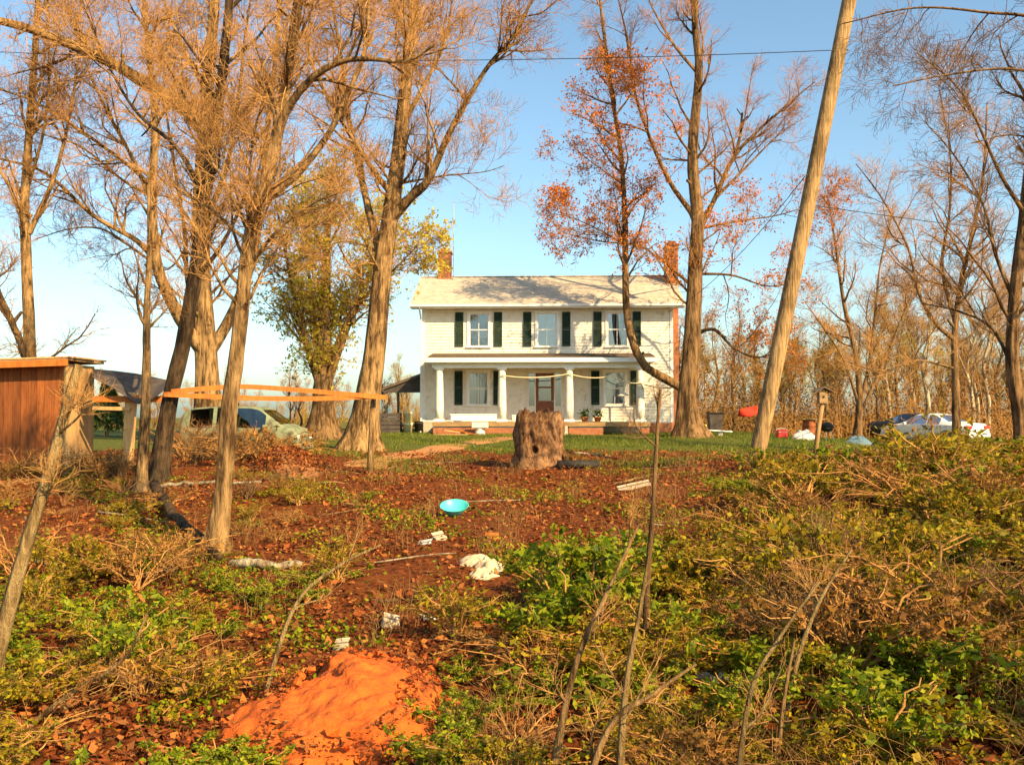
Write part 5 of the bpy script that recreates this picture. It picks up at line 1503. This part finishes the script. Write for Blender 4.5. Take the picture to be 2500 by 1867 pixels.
# orange clay mound and leaf pile
clay = heap('clay_mound', 'bright orange clay mound on the bank', gp(850, 8.6), 0.88, 1.6, 0.30, M['clay'], 'mound', 37, 0.3)
sub = clay.modifiers.new('sub', 'SUBSURF'); sub.levels = sub.render_levels = 2; sub.subdivision_type = 'SIMPLE'
tx = bpy.data.textures.new('clods', 'CLOUDS'); tx.noise_scale = 0.16; tx.noise_depth = 4
dm = clay.modifiers.new('clods', 'DISPLACE'); dm.texture = tx; dm.strength = 0.13; dm.texture_coords = 'GLOBAL'
cr = np.random.default_rng(77)
for k in range(90):
    a_ = cr.uniform(0, 6.28); u_ = cr.uniform(0.55, 1.25); s_ = cr.uniform(0.02, 0.06)
    cx_, cy_ = 0.85 * u_ * math.cos(a_), 1.55 * u_ * math.sin(a_)
    vv = cr.normal(size=(14, 3)); vv = vv / np.linalg.norm(vv, axis=1, keepdims=True) * s_ * cr.uniform(0.7, 1.2, (14, 1))
    import bmesh
    bm_ = bmesh.new()
    for q_ in vv: bm_.verts.new(q_)
    bmesh.ops.convex_hull(bm_, input=bm_.verts)
    me_ = bpy.data.meshes.new('clod'); bm_.to_mesh(me_); bm_.free()
    o_ = obj('clod', me_, M['clay'], clay)
    wx_, wy_ = clay.location.x + cx_, clay.location.y + cy_
    o_.location = (cx_, cy_, hz(wx_, wy_) - clay.location.z + max(0, 0.30 * (1 - u_ ** 2.2)) + 0.02)
M['pile'] = mat('pile', [(0.12, 0.05, 0.02), (0.30, 0.13, 0.05)], 9, 0.95, 0.9, 20)
lp = heap('leaf_pile', 'rounded pile of dead brown leaves right of the green van', gp(700, 23.5), 0.95, 0.8, 0.62, M['pile'], 'leaf pile', 32, 0.15)

# ================================================================== brush, ground leaves, grass
def shrub_proto(seed, nst, h, w, nleaf, size, lm, tm, arch, asp=0.55):
    r = np.random.default_rng(seed)
    a = r.uniform(0, 6.28, nst); P = np.zeros((nst, 7, 3)); hh = h * r.uniform(0.55, 1.1, nst); ww = w * r.uniform(0.2, 1.1, nst)
    for q in range(7):
        u = q / 6
        P[:, q, 0] = np.cos(a) * ww * u ** 1.2; P[:, q, 1] = np.sin(a) * ww * u ** 1.2; P[:, q, 2] = hh * (u * (1 + arch) - arch * u * u * 1.15) - 0.05
    P[:, 1:] += r.normal(0, 0.03 * h, (nst, 6, 3))
    R = np.linspace(1, 0.3, 7)[None] * r.uniform(0.006, 0.014, (nst, 1)) * (0.6 + h)
    B, RB = grow(P, R, 7, 0.18 * h, 0.5 * h, (25, 70), 4, 0.006, t0=0.2, up=0.15, wig=0.25, r=r)
    C_, RC = grow(B, RB, 3, 0.08 * h, 0.25 * h, (25, 70), 3, 0.004, t0=0.2, up=0.1, wig=0.25, r=r)
    st = mesh_np('stems', *join_np([tubes(P, R, 5), tubes(B, RB, 3), tubes(C_, RC, 3)]))
    st.materials.append(M[tm])
    lf = None
    if nleaf:
        pool = np.concatenate([B[:, 1:].reshape(-1, 3), C_.reshape(-1, 3)])
        c = pool[r.integers(0, len(pool), nleaf)] + r.normal(0, 0.02, (nleaf, 3))
        lf = mesh_np('foliage', *leaf_quads(c, np.clip(r.lognormal(math.log(size), 0.35, len(c)), size * 0.4, size * 2), flat=0.25, aspect=asp, r=r)); lf.materials.append(M[lm])
    return st, lf
SH = {
    'green': [shrub_proto(61, 16, 0.75, 0.8, 2300, 0.030, 'leaf_green', 'twig', 0.5), shrub_proto(62, 14, 0.5, 0.9, 2000, 0.024, 'leaf_green', 'twig', 0.8), shrub_proto(71, 10, 0.6, 0.7, 900, 0.045, 'leaf_green', 'twig_red', 0.6, 0.35)],
    'olive': [shrub_proto(63, 16, 0.8, 1.0, 2200, 0.026, 'leaf_olive', 'twig', 0.6), shrub_proto(64, 20, 0.55, 1.1, 2200, 0.022, 'leaf_olive', 'twig_red', 0.9), shrub_proto(72, 14, 0.9, 0.8, 1100, 0.036, 'leaf_olive', 'twig', 0.7, 0.3), shrub_proto(73, 24, 0.5, 1.2, 1500, 0.030, 'leaf_olive', 'twig_dark', 1.0, 0.8)],
    'brown': [shrub_proto(65, 18, 0.8, 0.9, 1200, 0.024, 'leaf_brown', 'twig', 0.6), shrub_proto(66, 22, 0.6, 1.1, 800, 0.030, 'leaf_brown', 'twig_red', 0.9), shrub_proto(74, 26, 0.7, 1.2, 600, 0.036, 'leaf_brown', 'twig', 1.0, 0.4)],
    'bare': [shrub_proto(67, 22, 0.9, 0.8, 0, 0, None, 'twig_dark', 0.4), shrub_proto(68, 20, 0.6, 1.1, 0, 0, None, 'twig', 0.9), shrub_proto(75, 16, 0.9, 1.4, 0, 0, None, 'twig_red', 1.05)],
}
SL = {'green': 'bright green leafed shrub', 'olive': 'yellow olive leafed shrub', 'brown': 'shrub with curled brown leaves', 'bare': 'leafless twiggy shrub'}
def shrub(kind, px, D, s, sz=None):
    st, lf = random.choice(SH[kind])
    p = gp(px, D, -0.02)
    lab, near = nearest(p, SL[kind])
    t = thing('bank_shrub', lab, 'shrub', p, random.uniform(0, 6.28), kind + ' shrubs ' + near)
    t.scale = (s, s, (sz or s * random.uniform(0.6, 1.0)))
    obj('stems', st, None, t)
    if lf: obj('foliage', lf, None, t)
rs = random.Random(21)
for px, D, s in ((1400, 10.8, 1.5), (1330, 10.2, 1.3), (1460, 11.6, 1.4), (1360, 11.8, 0.9), (1290, 9.0, 0.8), (1840, 17.5, 1.0), (1800, 18.5, 0.9), (540, 7.6, 0.7), (620, 7.2, 0.6), (480, 7.2, 0.6), (330, 10.4, 0.8), (60, 9.6, 0.7), (20, 8.6, 0.8), (1980, 7.2, 0.6), (2350, 11.5, 0.9), (2380, 16, 1.0), (900, 19.3, 0.45), (620, 17, 0.5), (1110, 8.2, 0.5), (1130, 9.4, 0.55), (1080, 7.4, 0.6), (760, 12.2, 0.55), (640, 12.0, 0.55), (540, 12.6, 0.5)):
    shrub('green', px, D, s * rs.uniform(0.9, 1.1))
for k in range(135):       # right hand bank: thick olive and brown brush
    D = 7.0 + 15 * rs.random() ** 1.2; px = rs.uniform(1500, 2600)
    if D > 14 and px < 1780: continue
    kind = rs.choice(['olive', 'olive', 'olive', 'olive', 'green', 'green', 'brown', 'bare'])
    s = rs.uniform(0.85, 1.5) * (0.7 if D < 8.5 else 1.0)
    if 17 < D and px < 2200: s *= 0.6
    if px > 2250 and D > 13: s *= 1.25
    shrub(kind, px, D, s)
for px, D, s in ((2120, 19, 1.5), (2200, 18, 1.6), (2290, 17.5, 1.7), (2370, 18, 1.7), (2440, 17, 1.8), (2500, 16.5, 1.8), (2060, 17.5, 1.4), (2410, 14.5, 1.6), (2240, 15, 1.5), (2330, 14, 1.5), (2150, 16, 1.4)):
    shrub(rs.choice(['olive', 'olive', 'brown', 'green', 'bare']), px, D, s)
for k in range(64):       # lower left bank
    D = 6.6 + 7.0 * rs.random(); px = rs.uniform(-60, 1320)
    if 600 < px < 1090 and D < 11.6: continue
    if 900 < px < 1300 and D > 11.2: continue
    kind = rs.choice(['green', 'green', 'green', 'olive', 'olive', 'olive', 'brown', 'bare'])
    shrub(kind, px, D, rs.uniform(0.55, 1.05))
for px, D, s in ((455, 26.4, 1.5), (520, 26.8, 1.9), (575, 26.0, 1.4), (640, 26.5, 1.7), (700, 26.8, 1.2), (610, 27.3, 2.0), (490, 27.2, 1.8), (480, 25.0, 1.0), (560, 24.6, 1.1), (250, 22.5, 1.1), (200, 22.8, 0.9), (60, 22.5, 1.0), (130, 22.0, 0.9), (10, 22.0, 1.0), (300, 22.5, 0.9)):
    shrub(rs.choice(['bare', 'brown', 'bare']), px, D, s)
for k in range(44):       # upper left, thin
    D = rs.uniform(14, 23); px = rs.uniform(-40, 760)
    shrub(rs.choice(['bare', 'brown', 'bare', 'olive']), px, D, rs.uniform(0.4, 0.75))

for k in range(34):       # bank beyond both ends of the frame
    D = 7 + 13 * rs.random(); px = rs.uniform(-560, -70) if k % 2 else rs.uniform(2610, 3000)
    shrub(rs.choice(['green', 'olive', 'olive', 'brown', 'bare']), px, D, rs.uniform(0.6, 1.2))

def scatter(n, y0, y1, p0, p1, power=1.0):
    yy = y0 + (y1 - y0) * rng.random(n) ** power
    px = rng.uniform(p0, p1, n)
    xx = (px - 1250) / F * yy
    return xx, yy
xx, yy = scatter(142000, 5.5, 31, -560, 3050, 1.3)
k = np.sin(xx * 1.1 + 0.7 * yy) * np.sin(yy * 0.8 - 0.5 * xx) + 0.6 * np.sin(xx * 2.9 + 1) * np.sin(yy * 2.3) + rng.normal(0, 0.55, len(xx)) > -0.35
xx, yy = xx[k], yy[k]
C = np.stack([xx, yy, height(xx, yy) + 0.01 + np.abs(rng.normal(0, 0.03, len(xx)))], 1)
tag(obj('leaf_litter', mesh_np('leaf_litter', *leaf_quads(C, np.clip(rng.lognormal(-3.35, 0.42, len(C)), 0.014, 0.085), flat=0.6)), M['litter']), 'dead red brown leaves covering the bank and yard edge', 'leaf litter', kind='stuff')
# ivy and weeds in patches
xx, yy = scatter(112000, 5.5, 24, -560, 3050, 1.2)
keep = (np.sin(xx * 1.3 + 1) * np.sin(yy * 0.9 + 2) + 0.6 * np.sin(xx * 2.7 + yy * 1.9) + 0.25 * np.sin(xx * 5 - yy * 4) > 0.42)
ppx = 1250 + F * xx / yy
keep &= ~((ppx > 620) & (ppx < 1060) & (yy < 10.2))
keep |= (rng.random(len(xx)) < 0.05)
xx, yy = xx[keep], yy[keep]
C = np.stack([xx, yy, height(xx, yy) + 0.02 + np.abs(rng.normal(0, 0.06, len(xx)))], 1)
tag(obj('ground_ivy', mesh_np('ground_ivy', *leaf_quads(C, 0.032, flat=0.5)), M['leaf_green']), 'patches of green ivy and weeds creeping over the bank', 'ground cover', kind='stuff')
# lawn grass
xx, yy = scatter(95000, 24, 50, 560, 2560, 1.0)
keep = (np.sin(xx * 0.9 + 1) * np.sin(yy * 0.6 + 2) + 0.5 * np.sin(xx * 2.1 + yy * 1.3) + 0.05 * (yy - 30) + rng.normal(0, 0.25, len(xx)) > 0.15)
xx, yy = xx[keep], yy[keep]; n = len(xx)
b = np.stack([xx, yy, height(xx, yy)], 1); hgt = rng.uniform(0.05, 0.13, n)[:, None]
d = np.concatenate([rng.normal(0, 0.35, (n, 2)), np.ones((n, 1))], 1) * hgt
w = unit(np.concatenate([rng.normal(0, 1, (n, 2)), np.zeros((n, 1))], 1)) * 0.012
V = np.stack([b - w, b + w, b + d + w * 0.2, b + d - w * 0.2], 1).reshape(-1, 3)
tag(obj('lawn_grass', mesh_np('lawn_grass', V, np.arange(4 * n).reshape(-1, 4)), M['grass']), 'short patchy lawn grass in front of the house', 'grass', kind='stuff')
# leaves on the pile and clay crumbs
a = rng.uniform(0, 6.28, 2600); u = np.sqrt(rng.random(2600)); gl = gp(700, 23.5)
C = np.stack([gl.x + 0.95 * u * np.cos(a), gl.y + 0.8 * u * np.sin(a), gl.z + 0.62 * (1 - u ** 2.2) + rng.normal(0.03, 0.04, 2600)], 1) - np.array(gl)
obj('pile_leaves', mesh_np('pile_leaves', *leaf_quads(C, 0.045)), M['litter'], lp)['kind'] = 'stuff'

# dry standing grass stalks on the bank
n = 33000
xx, yy = scatter(n, 6.0, 25, -560, 3050, 1.2)
clump = np.sin(xx * 1.9 + 0.6 * yy) * np.sin(yy * 1.4 - xx) + 0.5 * np.sin(xx * 4.3 + 2) + rng.normal(0, 0.3, n) + 0.5 * ((xx / yy) > 0.12)
ppx = 1250 + F * xx / yy
k = (clump > 0.55) & ~((ppx > 640) & (ppx < 1050) & (yy < 10.0))
xx, yy = xx[k], yy[k]; n = len(xx)
b = np.stack([xx, yy, height(xx, yy)], 1); hgt = rng.uniform(0.12, 0.5, n)[:, None]
P = np.stack([b, b + np.concatenate([rng.normal(0, 0.15, (n, 2)), np.full((n, 1), 0.6)], 1) * hgt, b + np.concatenate([rng.normal(0, 0.45, (n, 2)), np.ones((n, 1))], 1) * hgt], 1)
R_ = np.linspace(1, 0.35, 3)[None] * rng.uniform(0.002, 0.0042, (n, 1))
M['dry_grass'] = leaf_mat('dry_grass', [(0.14, 0.065, 0.018), (0.30, 0.165, 0.05), (0.42, 0.255, 0.09)], 0.2)
tag(obj('dry_grass', mesh_np('dry_grass', *tubes(P, R_, 3)), M['dry_grass']), 'dry tan grass stalks standing in tufts on the bank', 'dry grass', kind='stuff')

cl = bpy.data.objects['clay_mound']
a = rng.uniform(0, 6.28, 2200); u = rng.uniform(0.45, 1.25, 2200) ** 0.6
wx, wy = cl.location.x + 0.85 * u * np.cos(a), cl.location.y + 1.6 * u * np.sin(a)
C = np.stack([wx - cl.location.x, wy - cl.location.y, height(wx, wy) - cl.location.z + np.maximum(0, 0.30 * (1 - u ** 2.2)) + 0.05 + rng.normal(0, 0.015, 2200)], 1)
tag(obj('fallen_leaves', mesh_np('fallen_leaves', *leaf_quads(C, np.clip(rng.lognormal(-3.7, 0.4, 2200), 0.01, 0.06), flat=0.6)), M['litter'], cl), kind='stuff')
